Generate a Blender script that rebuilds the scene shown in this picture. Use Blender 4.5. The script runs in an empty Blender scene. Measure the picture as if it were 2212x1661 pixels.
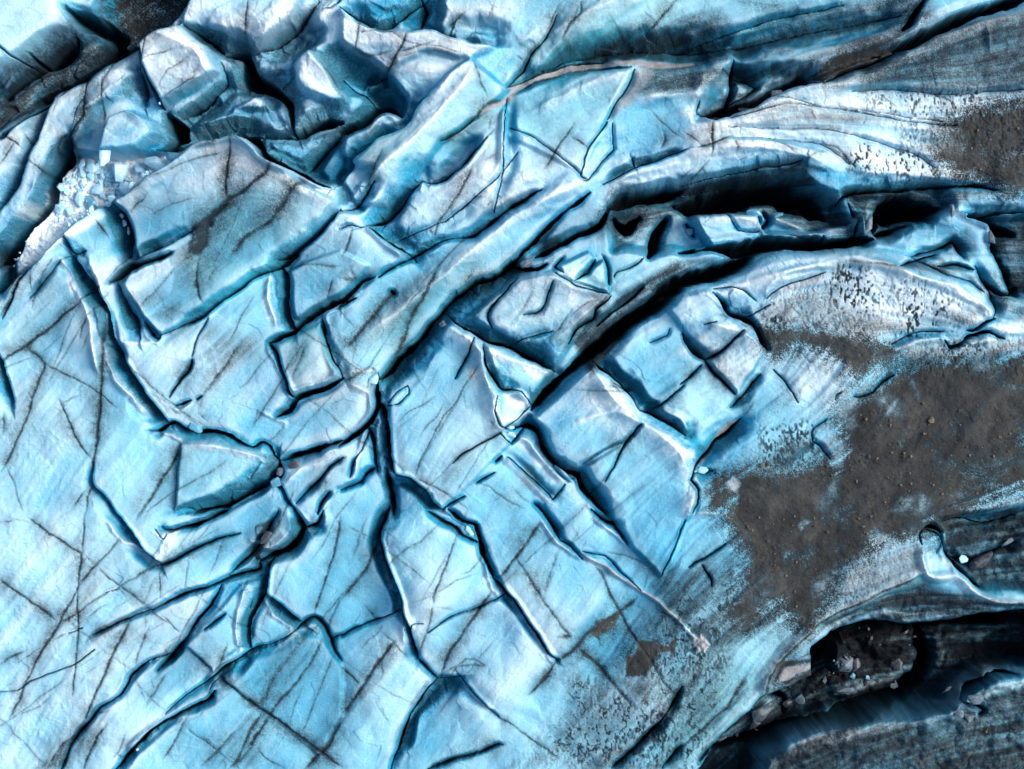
import bpy, bmesh, math, random, heapq
import numpy as np
from mathutils import Vector, Matrix

# ------------------------------------------------------------------ camera, sky, sun, exposure
sc = bpy.context.scene
COL = sc.collection
S = 0.02                                   # metres per traced pixel: the view is 60 m x 45 m
CAM_H = 110.0
cam = bpy.data.cameras.new("drone_camera")
cam_o = bpy.data.objects.new("drone_camera", cam)
COL.objects.link(cam_o)
cam.sensor_width = 36.0
cam.sensor_fit = 'HORIZONTAL'
cam.lens = 36.0 * CAM_H / 60.0
cam.clip_start = 1.0
cam.clip_end = 3000.0
cam_o.location = (0, 0, CAM_H)
cam_o.rotation_euler = (0, 0, 0)
sc.camera = cam_o

SUN_EL, SUN_AZ = math.radians(42), math.radians(12)    # azimuth measured from +x (right of the picture) towards +y
world = bpy.data.worlds.new("World")
sc.world = world
world.use_nodes = True
wn = world.node_tree.nodes
wl = world.node_tree.links
sky = wn.new('ShaderNodeTexSky')
sky.sky_type = 'NISHITA'
sky.sun_disc = False
sky.sun_elevation = SUN_EL
sky.sun_rotation = math.radians(90) - SUN_AZ
sky.dust_density = 2.0
tint = wn.new('ShaderNodeMix'); tint.data_type = 'RGBA'; tint.blend_type = 'MULTIPLY'      # thin high cloud: a less violet sky
tint.inputs[0].default_value = 1.0; tint.inputs[7].default_value = (0.94, 1.05, 0.98, 1)
wl.new(sky.outputs[0], tint.inputs[6]); wl.new(tint.outputs[2], wn['Background'].inputs[0])
wn['Background'].inputs[1].default_value = 0.088

sl = bpy.data.lights.new("sun", 'SUN')
sl.energy = 1.5
sl.angle = math.radians(26)
sl.color = (1.0, 0.95, 0.89)
so = bpy.data.objects.new("sun", sl)
COL.objects.link(so)
d = Vector((math.cos(SUN_EL) * math.cos(SUN_AZ), math.cos(SUN_EL) * math.sin(SUN_AZ), math.sin(SUN_EL)))
so.rotation_euler = d.to_track_quat('Z', 'Y').to_euler()
so.location = (40, 10, 60)

sc.view_settings.view_transform = 'Standard'
sc.view_settings.look = 'None'
sc.view_settings.exposure = 1.28
sc.view_settings.gamma = 1.0
sc.cycles.max_bounces = 8
sc.cycles.diffuse_bounces = 5
rng = np.random.default_rng(7)
random.seed(7)

# ------------------------------------------------------------------ the traced relief
# K  crevasse: tile, "x,y[,widthscale] ...", slot half width, left ramp, right ramp (source px), ramp depth m
# D  dirt seam: tile, pts, width, strength ;  R ridge: tile, pts, width, height
# Z  height of an area: tile, polygon, dz, softness ;  A area of a surface kind: tile, polygon, channel, value, softness
KK = [
('A',"1440,340,.6 1570,340,1.4 1600,480,2.2 1760,560,1.2 1860,650,1 1890,740,.6 1895,870,.5",12,95,60,3.2),
('A',"1640,335 1760,285 1860,215 1925,165 2000,90 2060,0",4,45,85,2.2),
('A',"1195,160,.3 1300,215 1385,290 1445,345",5,60,22,2.6),
('A',"1430,390,.5 1455,510 1330,625 1200,720 1150,750",5,60,9,2.2),
('A',"1060,690 1020,600 960,520 930,420 900,330 885,275,.4",3,10,8,1.2),
('A',"940,660 930,560 900,430 885,300,.4",3,70,22,1.6),
('A',"1070,730 1100,800,1.2 1130,880,1.2 1050,960,.7",20,16,14,3),
('A',"1000,965,.5 1180,945 1330,905 1500,885 1640,905 1700,965 1720,1015 1850,1085,.7 1950,1125,.5 2060,1195,.4 2150,1235,.4",13,70,8,3),
('A',"1180,905 1400,915 1560,880 1850,880 1900,870",6,60,10,2),
('A',"1900,880 2000,840 2120,800 2212,790",16,75,22,3),
('A',"0,290 60,350 120,400 220,440",3,6,6,.8),
('A',"0,610 100,520 230,430 330,350 440,280",12,20,12,2),
('A',"200,360 240,410 310,400 370,365 450,300 480,240",12,10,10,2.2),
('A',"200,620 280,600 400,550 520,480 600,410 720,360 830,280 880,250",19,8,30,2.6),
('A',"440,70 540,130 640,150 690,220 700,300 640,360",26,20,18,2.2),
('A',"450,850,.4 400,980 320,1130 280,1300 200,1420 60,1600 -60,1700",17,8,46,3),
('A',"330,640 290,720 240,860 180,1000 120,1150 60,1250 -40,1390",5,9,60,2.4),
('A',"330,640,.4 60,830 -20,890",9,18,10,2),
('A',"700,1300 790,1400 828,1500 810,1640 800,1661",5,5,62,2.8),
('A',"400,1530 440,1600 470,1661",4,5,30,2),
('A',"1245,1505 1130,1570 1000,1625 880,1670",5,8,35,1.8),
('A',"2212,1370 2100,1480 2000,1570 1900,1640 1800,1680",7,12,40,2),
('A',"1700,900 1700,960 1730,1020",5,30,10,1.5),
('A',"1960,1110 2050,1015 2170,900 2212,860",4,40,35,1.8),
('A',"2212,-10 2170,30 2130,60 2080,60",3,20,12,1),
('A',"1180,30 1100,120 1020,170 900,250",4,25,4,1),
('B',"-20,50 120,130 200,180 290,190,1.4 345,160,1.6 400,105,1 480,50,.7 560,0,.6",5,50,7,1.9),
('B',"520,0 545,70 510,180",6,30,30,1.6),
('B',"500,185 620,212 700,250 800,272 900,287 985,300",2,75,5,1.8),
('B',"1400,90 1330,240 1240,350 1180,450 1080,560",3,60,70,1.5),
('B',"1080,556 1200,505 1330,450 1450,408 1560,380 1700,382",3,30,9,.9),
('B',"1160,570 1250,520 1400,480 1480,450 1640,430 1880,430",3,6,30,.7),
('B',"1900,450 1870,550 1800,640 1720,775",2,25,10,.6),
('B',"1070,640 1062,780 1060,850 1050,950 1045,1100 1020,1230 985,1380",2,60,8,1.2),
('B',"1095,820 1230,880 1380,990 1470,1070 1550,1140",1.3,10,8,.3),
('B',"1720,790 1640,890 1590,970 1570,1060 1550,1150 1590,1170",2,6,10,.5),
('B',"1750,800 1755,900 1770,960 1700,1040 1600,1170 1570,1180",1.6,14,6,.4),
('B',"1300,1235,.2 1180,1300,1 1050,1380,1 960,1450,.8 850,1530,.7 700,1550,.4 600,1590,.6 460,1661,1 380,1700,1",8,22,45,1.7),
('B',"1615,1250,.6 1540,1300 1440,1370 1350,1460 1270,1540 1180,1630 1130,1680",7,6,10,1.6),
('B',"560,620 520,650 480,710 445,785 385,850 240,890 190,930 60,1040 85,1080 20,1170 -20,1220",4,4,62,2.4),
('B',"-10,850,1 120,790,1 230,700,1.2 300,680,1 385,745,.7",16,55,40,2.6),
('B',"0,500 80,570 150,600 220,690",2,60,30,1.6),
('B',"300,460 220,500 160,560",2,20,45,1.6),
('B',"-10,1380 100,1350 180,1240 230,1180",4,45,40,1.8),
('B',"170,1470 300,1420 380,1340 450,1240 520,1170 580,1185 680,1160 780,1080 870,980 945,900,.4",5,75,12,2.2),
('B',"190,1478 330,1580 440,1650 480,1700",3,75,8,2.2),
('B',"-10,1490 80,1470 160,1480",4,14,6,.8),
('B',"1700,1200,.3 1850,1115 1920,1075 2040,1040 2150,1000 2225,975",4,28,8,1.3),
('B',"1890,1020 1910,1080",3,8,28,1),
('B',"1740,1340 1850,1300 2000,1265 2225,1215",20,60,8,3),
('B',"1740,1340 1690,1440 1600,1500 1500,1540 1350,1610 1260,1661",10,10,25,1.8),
('B',"1780,1400 1860,1480 1900,1440 1950,1400",14,8,8,2.6),
('B',"2130,1400 2060,1520 2040,1600 2000,1661",16,18,18,2.4),
('B',"640,925 770,850 850,795",1.5,8,6,.4),
('C',"2240,-20 2000,60 1850,90 1700,170 1560,240 1450,290 1370,325,.7",20,12,14,3.5),
('C',"1570,-10 1520,80 1470,160 1420,200",11,10,14,1.6),
('C',"870,535,.6 790,510,1.4 700,540,1.2 580,600,.8 450,680,.8 300,720,1 200,740,1 90,725,.5",17,14,60,3),
('C',"1380,340 1240,395 1100,440 1000,480 900,540",6,40,8,1.6),
('C',"1240,358 1285,358",7,3,3,1.2),
('C',"345,370 340,430 330,560 300,700",8,35,6,2),
('C',"110,640 85,720",6,25,5,1.6),
('C',"0,300 150,240 300,200 450,160 600,100 750,75 900,60 1050,20",2,30,60,.9),
('C',"-20,1310,1 200,1300,1.2 400,1270,1.2 600,1245,1.2 740,1270,1.6 850,1310,1.2 960,1400,.8",26,70,8,4),
('C',"-10,1190 200,1140 400,1110 600,1075 760,1040",2,20,20,.7),
('C',"-10,1240 200,1200 420,1190 560,1165 700,1180 860,1190",2,8,25,.7),
('C',"1040,1310 1060,1270 1150,1240 1300,1230 1500,1205 1700,1190 1900,1195 2060,1225",6,45,10,1.3),
('C',"1290,1400,.8 1400,1350,1.6 1520,1340,1.8 1640,1340,1.4 1700,1330,.4",24,10,16,3.4),
('C',"1290,1500 1400,1480 1500,1450",9,10,10,2),
('C',"1100,1310 1140,1420 1130,1540",5,16,30,1.4),
('C',"1330,1320 1300,1440 1280,1500",5,10,20,1.6),
('C',"1830,1370 1940,1400 2060,1375 2240,1365",5,50,4,2),
('C',"1860,1400,.6 2000,1410,1 2100,1470,1 2212,1500,1",20,6,10,3),
('C',"2060,1500 2050,1600 2100,1680",24,8,10,3.4),
('C',"1500,1661 1700,1600 1760,1560 1790,1600 1830,1670",5,25,14,1.4),
('C',"60,1440 100,1500",14,8,8,2),
('C',"530,1380 540,1450 600,1400 560,1350",5,10,10,1.6),
('C',"-20,1640,.4 180,1600,.5 370,1620,1.4 500,1590,1.7 700,1570,1.5 900,1580,1.2 1080,1570,1 1250,1540,.6",17,12,14,3.4),
('C',"920,1530 940,1570",8,5,5,2),
('C',"700,1500 850,1540 960,1560",3,12,10,.8),
('C',"300,1360 380,1480 520,1480",2,10,10,.6),
('C',"300,775 600,700 800,690 1000,700 1400,770 1800,800",1.5,14,10,.35),
('C',"280,830 500,830 800,830 1000,850 1250,910 1500,990 1650,1080",1.5,22,10,.4),
('C',"340,900 700,905 900,935 1080,1070",1.5,25,8,.45),
('C',"1100,590 1400,570 1700,590 2212,570",2,30,12,.6),
('C',"600,640 900,690 1300,730 1700,770",1.5,30,8,.4),
('D',"430,-20 520,80 600,170 650,260 715,370 735,520 790,640 880,790 970,930 1040,1030 1085,1082",4,4,56,2.9),
('D',"530,272 585,240 640,200",3,3,12,1.2),
('D',"700,165,.9 800,80,1.3 860,60,.8 1000,30,.6 1110,-20,.5",10,6,20,2.2),
('D',"750,165 785,260 830,350 880,430 908,530",2,5,40,1.7),
('D',"930,430,.3 980,500 1020,535 1035,520",5,16,12,.9),
('D',"1035,520 1100,490 1200,445",2,8,8,.4),
('D',"1930,-10 1800,70 1700,110 1640,140 1560,210 1450,280 1350,360 1270,410,.6 1200,440,.3",7,6,40,2.1),
('D',"1820,60 1860,130 1860,250 1850,320 1890,450 1905,495",4,4,36,2.6),
('D',"2225,275 2080,350 1960,430 1900,490 1800,535 1740,560",9,6,16,2.2),
('D',"1735,555 1790,620 1810,700 1850,800 1870,870 1910,925",5,7,9,1.6),
('D',"2090,400 2110,560 2150,660 2200,740 2225,790",4,32,12,1.8),
('D',"2225,785 2100,860 1990,895 1920,925 1880,1000,.8 1790,1040,.5",10,6,22,1.8),
('D',"1240,668 1225,730,.8 1180,800,.4 1100,910,.15",6,12,12,.8),
('D',"1135,978,.6 1200,960 1245,935,.8",6,4,6,.8),
('D',"1280,930 1310,905",6,4,5,.8),
('D',"1340,400 1280,520 1240,650",1.2,8,14,.4),
('D',"960,1135,.7 1020,1133 1085,1095,.7 1130,1080 1190,1120 1260,1150 1330,1140 1400,1140 1480,1160 1560,1210 1640,1240 1700,1210 1750,1240 1780,1300 1810,1325",6,6,28,1.5),
('D',"2225,1195 2100,1230 1990,1270 1900,1290 1820,1330",9,30,10,2),
('D',"1810,1320 1795,1400 1730,1480 1640,1530 1540,1590 1430,1630 1250,1661",8,5,55,2.7),
('D',"1810,1330 1830,1400 1800,1460 1830,1510 1850,1560 1900,1620 1925,1661",6,8,16,2),
('D',"2225,1305 2140,1360 2080,1440 2000,1510 1920,1600",3,22,10,1.1),
('D',"2130,1530 2080,1600 2060,1670",6,14,8,1.4),
('D',"-20,640 15,700 40,820 70,900 82,980",4,4,34,1.9),
('D',"0,400 60,270 100,150 190,50",2,6,10,.5),
('D',"600,1340 598,1400 600,1480 680,1560 760,1670",2.5,4,30,1.2),
('G',"690,-60 755,0 850,115 940,245 1040,315 1060,345",3,3,38,1.6),
('G',"1450,-10 1300,65 1210,95 1110,125 1060,115 1040,95",6,4,18,1.5),
('G',"1000,110 1060,170 1080,140",1.5,5,5,.3),
('G',"1020,350 1090,325 1180,280 1290,220 1400,170 1540,130",2,8,6,.5),
('G',"1900,-20 1950,90 1920,180 1850,250 1750,285 1680,320",8,26,28,2.2),
('G',"1960,100 2050,70 2095,-10",5,10,32,1.7),
('G',"1670,310 1665,385 1550,410 1450,440 1350,480 1200,530 1050,600,.8 960,635,.6 860,670,.5 740,730,.4 600,790,.2",5,12,20,1.1),
('G',"1430,470 1360,600 1280,690 1210,800 1150,870 1080,950,.7 1010,1030,.4",5,18,12,1),
('G',"1100,920 960,960 840,1060 820,1120 780,1180 650,1260 590,1340 520,1420,.8 470,1500,.6 400,1661,.5",3.5,12,14,.8),
('G',"1770,285 1740,350 1722,440 1712,530 1640,640 1610,750 1622,885",4,4,42,2.3),
('G',"1720,540 1800,595 1880,665 1960,725",3,4,52,2.1),
('G',"1910,755 1960,705 2030,685 2100,750 2150,880,.6 2212,960,.2",5,10,16,1.3),
('G',"1920,750,.4 1830,810,.5 1740,850,.6 1620,890 1540,950 1430,1020 1350,1090,.8 1200,1190,.4 1080,1300,.3",3.5,52,4,1.7),
('G',"1385,1160 1330,1220 1200,1290 1080,1350 970,1420 860,1530 750,1670",7,28,5,1.6),
('G',"1460,650 1400,690 1320,750",3,10,14,.7),
('G',"1440,1060 1380,1110 1350,1160",2,10,10,.4),
('G',"-10,1155 120,1150,1.2 210,1090 280,1060 380,1020 490,970 620,880,.4",1.8,6,5,.4),
('G',"440,775 520,750 550,748",3,4,4,.4),
('G',"690,520 760,500",2.5,4,4,.3),
('G',"1800,-10 1740,110 1690,200 1600,300 1490,400",3,16,16,1),
('G',"2130,840 2212,800",2,12,5,.5),
('E',"1180,-20 1060,80 980,130 880,160 800,215 720,260 660,350 560,460 480,550 370,650 310,740 250,790",9,75,5,3),
('E',"240,780 225,870 230,940 270,1010 300,1100 315,1280 335,1400",8,6,20,2),
('E',"255,960 290,1060",8,10,10,2),
('E',"290,1380 300,1480 320,1600 330,1680",7,22,14,2),
('E',"690,370 760,440 850,500 960,560 1080,590 1180,650 1290,700 1375,755",6,52,7,2.4),
('E',"2240,150,2 2000,330,1.8 1850,430,1.6 1700,560,1.4 1560,680,1.15 1440,780,.9 1330,880,.9 1235,1000,.5",14,14,14,3.2),
('E',"1750,250 1660,340 1640,410 1540,465 1470,570",3,22,12,.9),
('E',"1960,190 1860,280 1750,360 1660,450",2,10,14,.6),
('E',"1625,680,.6 1700,740,.8 1800,810 1870,900 1930,1000 2010,1025 2120,1090 2225,1160",6,55,6,2.3),
('E',"1130,1110 1200,1100 1270,1140 1310,1250 1380,1340 1450,1400 1530,1430 1560,1500 1640,1600 1720,1680",8,42,8,2.4),
('E',"1110,1210 1150,1160 1180,1110",5,5,10,1),
('E',"920,600 930,700 980,780 1040,860 1100,860 1160,870",3.5,34,8,1.5),
('E',"1160,870 1220,950 1240,1000",2,18,8,1),
('E',"1010,900 1000,1000 1030,1090 1070,1120 1130,1120",2,10,6,.7),
('E',"1060,1110 1130,1060 1180,1010 1220,980",2,6,8,.6),
('E',"1030,1140 1080,1190 1110,1220",1.5,6,4,.4),
('E',"335,1410 450,1440 540,1510 600,1600 660,1645",4,4,40,2),
('E',"650,1645 740,1590 800,1555",4,6,12,.9),
('E',"875,1475 940,1435 1000,1400,.3",5,6,12,.8),
('E',"1010,1330 1050,1290,.7",8,4,8,1),
('E',"720,1340,.3 790,1270,.5 900,1210,.6 1040,1140",1.5,6,5,.3),
('E',"1080,1300 1200,1410 1320,1520 1370,1590",1.2,34,28,1),
('E',"1370,1590 1420,1520 1450,1480",2,5,8,.4),
('E',"165,1100 200,1180 235,1400",5,14,9,1.4),
('E',"-20,1230 100,1150 180,1070 225,990 240,880",10,16,14,2.2),
('E',"-10,1520 60,1490 130,1470 160,1420 220,1380",5,20,10,1.6),
('E',"60,1430 90,1340 140,1240 180,1130",1.5,14,10,.8),
('E',"-10,320 50,250 150,170 225,138,.5",7,20,6,1.4),
('E',"-10,335 50,292 100,275",5,14,6,.8),
('E',"245,138,.5 330,70 420,20 480,-10",6,20,5,1.5),
('E',"325,225 345,235",9,12,14,.9),
('E',"1370,170 1320,300 1290,350 1180,390",1.2,20,8,.5),
('E',"1140,130 1050,240 980,330 960,400 985,465",1.5,24,12,.6),
('E',"860,530 810,660 740,800",1.2,10,8,.35),
('E',"1360,490 1200,530 1100,580",1,10,40,.9),
('E',"2225,835 2100,940 2000,1000",1.6,8,10,.4),
('E',"1935,1085 1840,1200 1770,1360 1705,1460,.4",1.6,8,10,.4),
('E',"1440,110 1390,60 1440,0",3,10,10,.9),
('E',"1390,110 1500,180 1600,210 1740,240",2.5,35,6,1),
('E',"1510,160 1600,100 1640,20",3,16,8,.9),
('E',"1745,180 1735,80 1700,0",3,14,6,.9),
('E',"1770,130 1790,100 1880,70 1960,10",2,6,6,.4),
('E',"1100,40 1160,70 1260,90 1330,40",8,10,10,1.6),
('E',"1250,1610 1310,1675",6,22,5,1.5),
('E',"1990,560 2100,510 2130,470",2,6,14,.5),
('E',"1760,820 1850,870",2,10,8,.6),
('E',"300,960 360,880 430,840 440,890 370,960 300,975",1.2,10,5,.3),
('F',"-20,170,1 200,110,1 360,50,.8 470,-10,.7",26,10,10,3.4),
('F',"190,235,.3 260,310 300,370 400,405 460,440 500,520 540,600",9,14,14,1.6),
('F',"0,490 20,550 60,610 140,672",5,36,8,1.6),
('F',"140,675 200,760 260,810 340,892",2,18,8,.7),
('F',"380,480 300,560 220,630 150,670",1.8,7,16,.6),
('F',"-10,830 60,770 120,710",1.8,7,7,.4),
('F',"500,760 420,870 340,960 310,980",3,28,30,1.1),
('F',"380,1055 310,1140 220,1200 175,1265 100,1340 70,1400 55,1440",5,45,60,1.6),
('F',"200,1390 80,1400 50,1440 100,1500 90,1600 60,1661",3,14,20,.9),
('F',"535,275 600,220 700,180 800,150 900,110",2,4,26,.6),
('F',"120,440 200,420",1.2,3,6,.3),
('F',"585,735 650,790 700,860 745,940",1.3,5,8,.35),
('F',"190,210 300,205 380,220 470,290",1.5,6,12,.4),
('F',"400,400 560,320",1,6,6,.3),
('F',"1385,770 1300,830 1240,880 1150,905 1100,895",2.5,5,16,.6),
('F',"980,930 985,900 1015,880",4,6,10,.6),
('F',"940,1060 840,1140 845,1200 900,1235 960,1320",3,16,5,.8),
('F',"1345,570 1450,520 1560,490 1700,480",3,6,18,.8),
('F',"1700,540,.5 1740,590 1820,560 1870,510 2000,480 2100,540,.5",8,6,10,1.1),
('F',"1850,480 1900,475 1960,430 2035,400",8,10,5,1.2),
('F',"2020,400 2040,330 1990,230 1940,110 1900,60",3,30,30,1.2),
('F',"1385,65 1500,35 1640,-10",6,6,14,1),
('F',"1640,70 1780,60 1890,90",3,8,12,.8),
('F',"1920,100 1980,180 2060,240 2150,240",7,12,12,1.4),
('F',"2130,0 2140,130 2180,220 2225,200",20,10,10,2.6),
('F',"1500,10 1700,130 1850,160 1940,230",1.5,20,20,.6),
('H',"300,-20 255,100 240,200 280,320 340,450 380,560 400,650 440,720 460,830 490,950",5.5,8,32,2.2),
('H',"490,950 550,1020 620,1095",4,8,18,1.2),
('H',"620,1090 560,1160 500,1250 440,1340 400,1440 340,1600 315,1680",5,42,12,1.5),
('H',"620,1098 700,1088 780,1070",4,4,45,1.5),
('H',"780,1075 850,1170 920,1240 1010,1320",1.2,6,34,.9),
('H',"560,-10 650,40 740,95 790,150 880,190",6,6,22,1.7),
('H',"690,-20 780,60 860,70 890,130 905,230 930,320 985,430",9,22,6,2.2),
('H',"980,430 1060,500 1150,620 1220,720 1290,820 1350,910 1405,965",6,9,28,1.7),
('H',"-10,815 100,750 220,700 300,670 370,640",2.4,6,8,.6),
('H',"450,800 460,712 530,708",1.6,6,6,.4),
('H',"560,770,.4 680,690 800,650 930,600 1080,530",2.4,6,10,.6),
('H',"1290,-15 1370,100 1410,170",7,30,5,1.7),
('H',"1410,180 1480,220 1560,300",3.5,16,5,1),
('H',"1560,250 1700,290 1800,380 1940,505,.5",2.5,10,4,.6),
('H',"1620,-20 1700,50 1780,90 1860,210,.3",5,28,10,1.4),
('H',"2225,50 2190,150 2120,300 2070,410,.3",2.4,10,10,.6),
('H',"560,1661 750,1600 900,1570 1000,1530 1050,1520,.4",3,26,6,.7),
('H',"2212,1120 2150,1250 2060,1380 1960,1480 1880,1560 1750,1661",3,26,20,.9),
('H',"2212,1530 2080,1661",3,20,20,.9),
('I',"1560,110,.5 1620,95 1680,130 1700,230 1760,320 1850,420 1950,490,.6",9,20,10,1.6),
('I',"1540,200 1535,140 1570,110 1640,140 1680,190 1640,260",2,10,3,.7),
('I',"865,870 850,930 885,1060 700,1160 540,1230 480,1330 330,1440 120,1620",8,10,5,2),
('I',"900,860,.4 980,900,.9 960,980,1 880,1010,.5",14,6,14,2.5),
('I',"1000,800,.5 1200,770,1 1500,770,1 1800,760,1.3 2240,720,1.8",16,12,30,2.2),
('I',"1650,820,1.5 1700,1000,1.6 1650,1150,1.4 1500,1260,1 1200,1330,1 900,1400,.8 700,1480,.7 560,1560,.7 260,1640,.7",16,14,18,2.2),
('I',"2225,1080 2050,1090 1900,1160 1830,1230",10,8,12,1.8),
('I',"1830,1240 1990,1300 1960,1340",7,8,8,1.2),
('I',"600,1250 760,1300 740,1400",8,10,10,1.4),
('I',"1700,60 1850,50 2000,80 2212,20",2,30,40,.8),
('I',"1750,300 1900,330 2050,260 2212,200",3,30,40,1),
('I',"40,350 180,270 280,200",2,10,10,.35),
('I',"130,340 180,430 190,480",3,8,8,.3),
]
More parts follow.
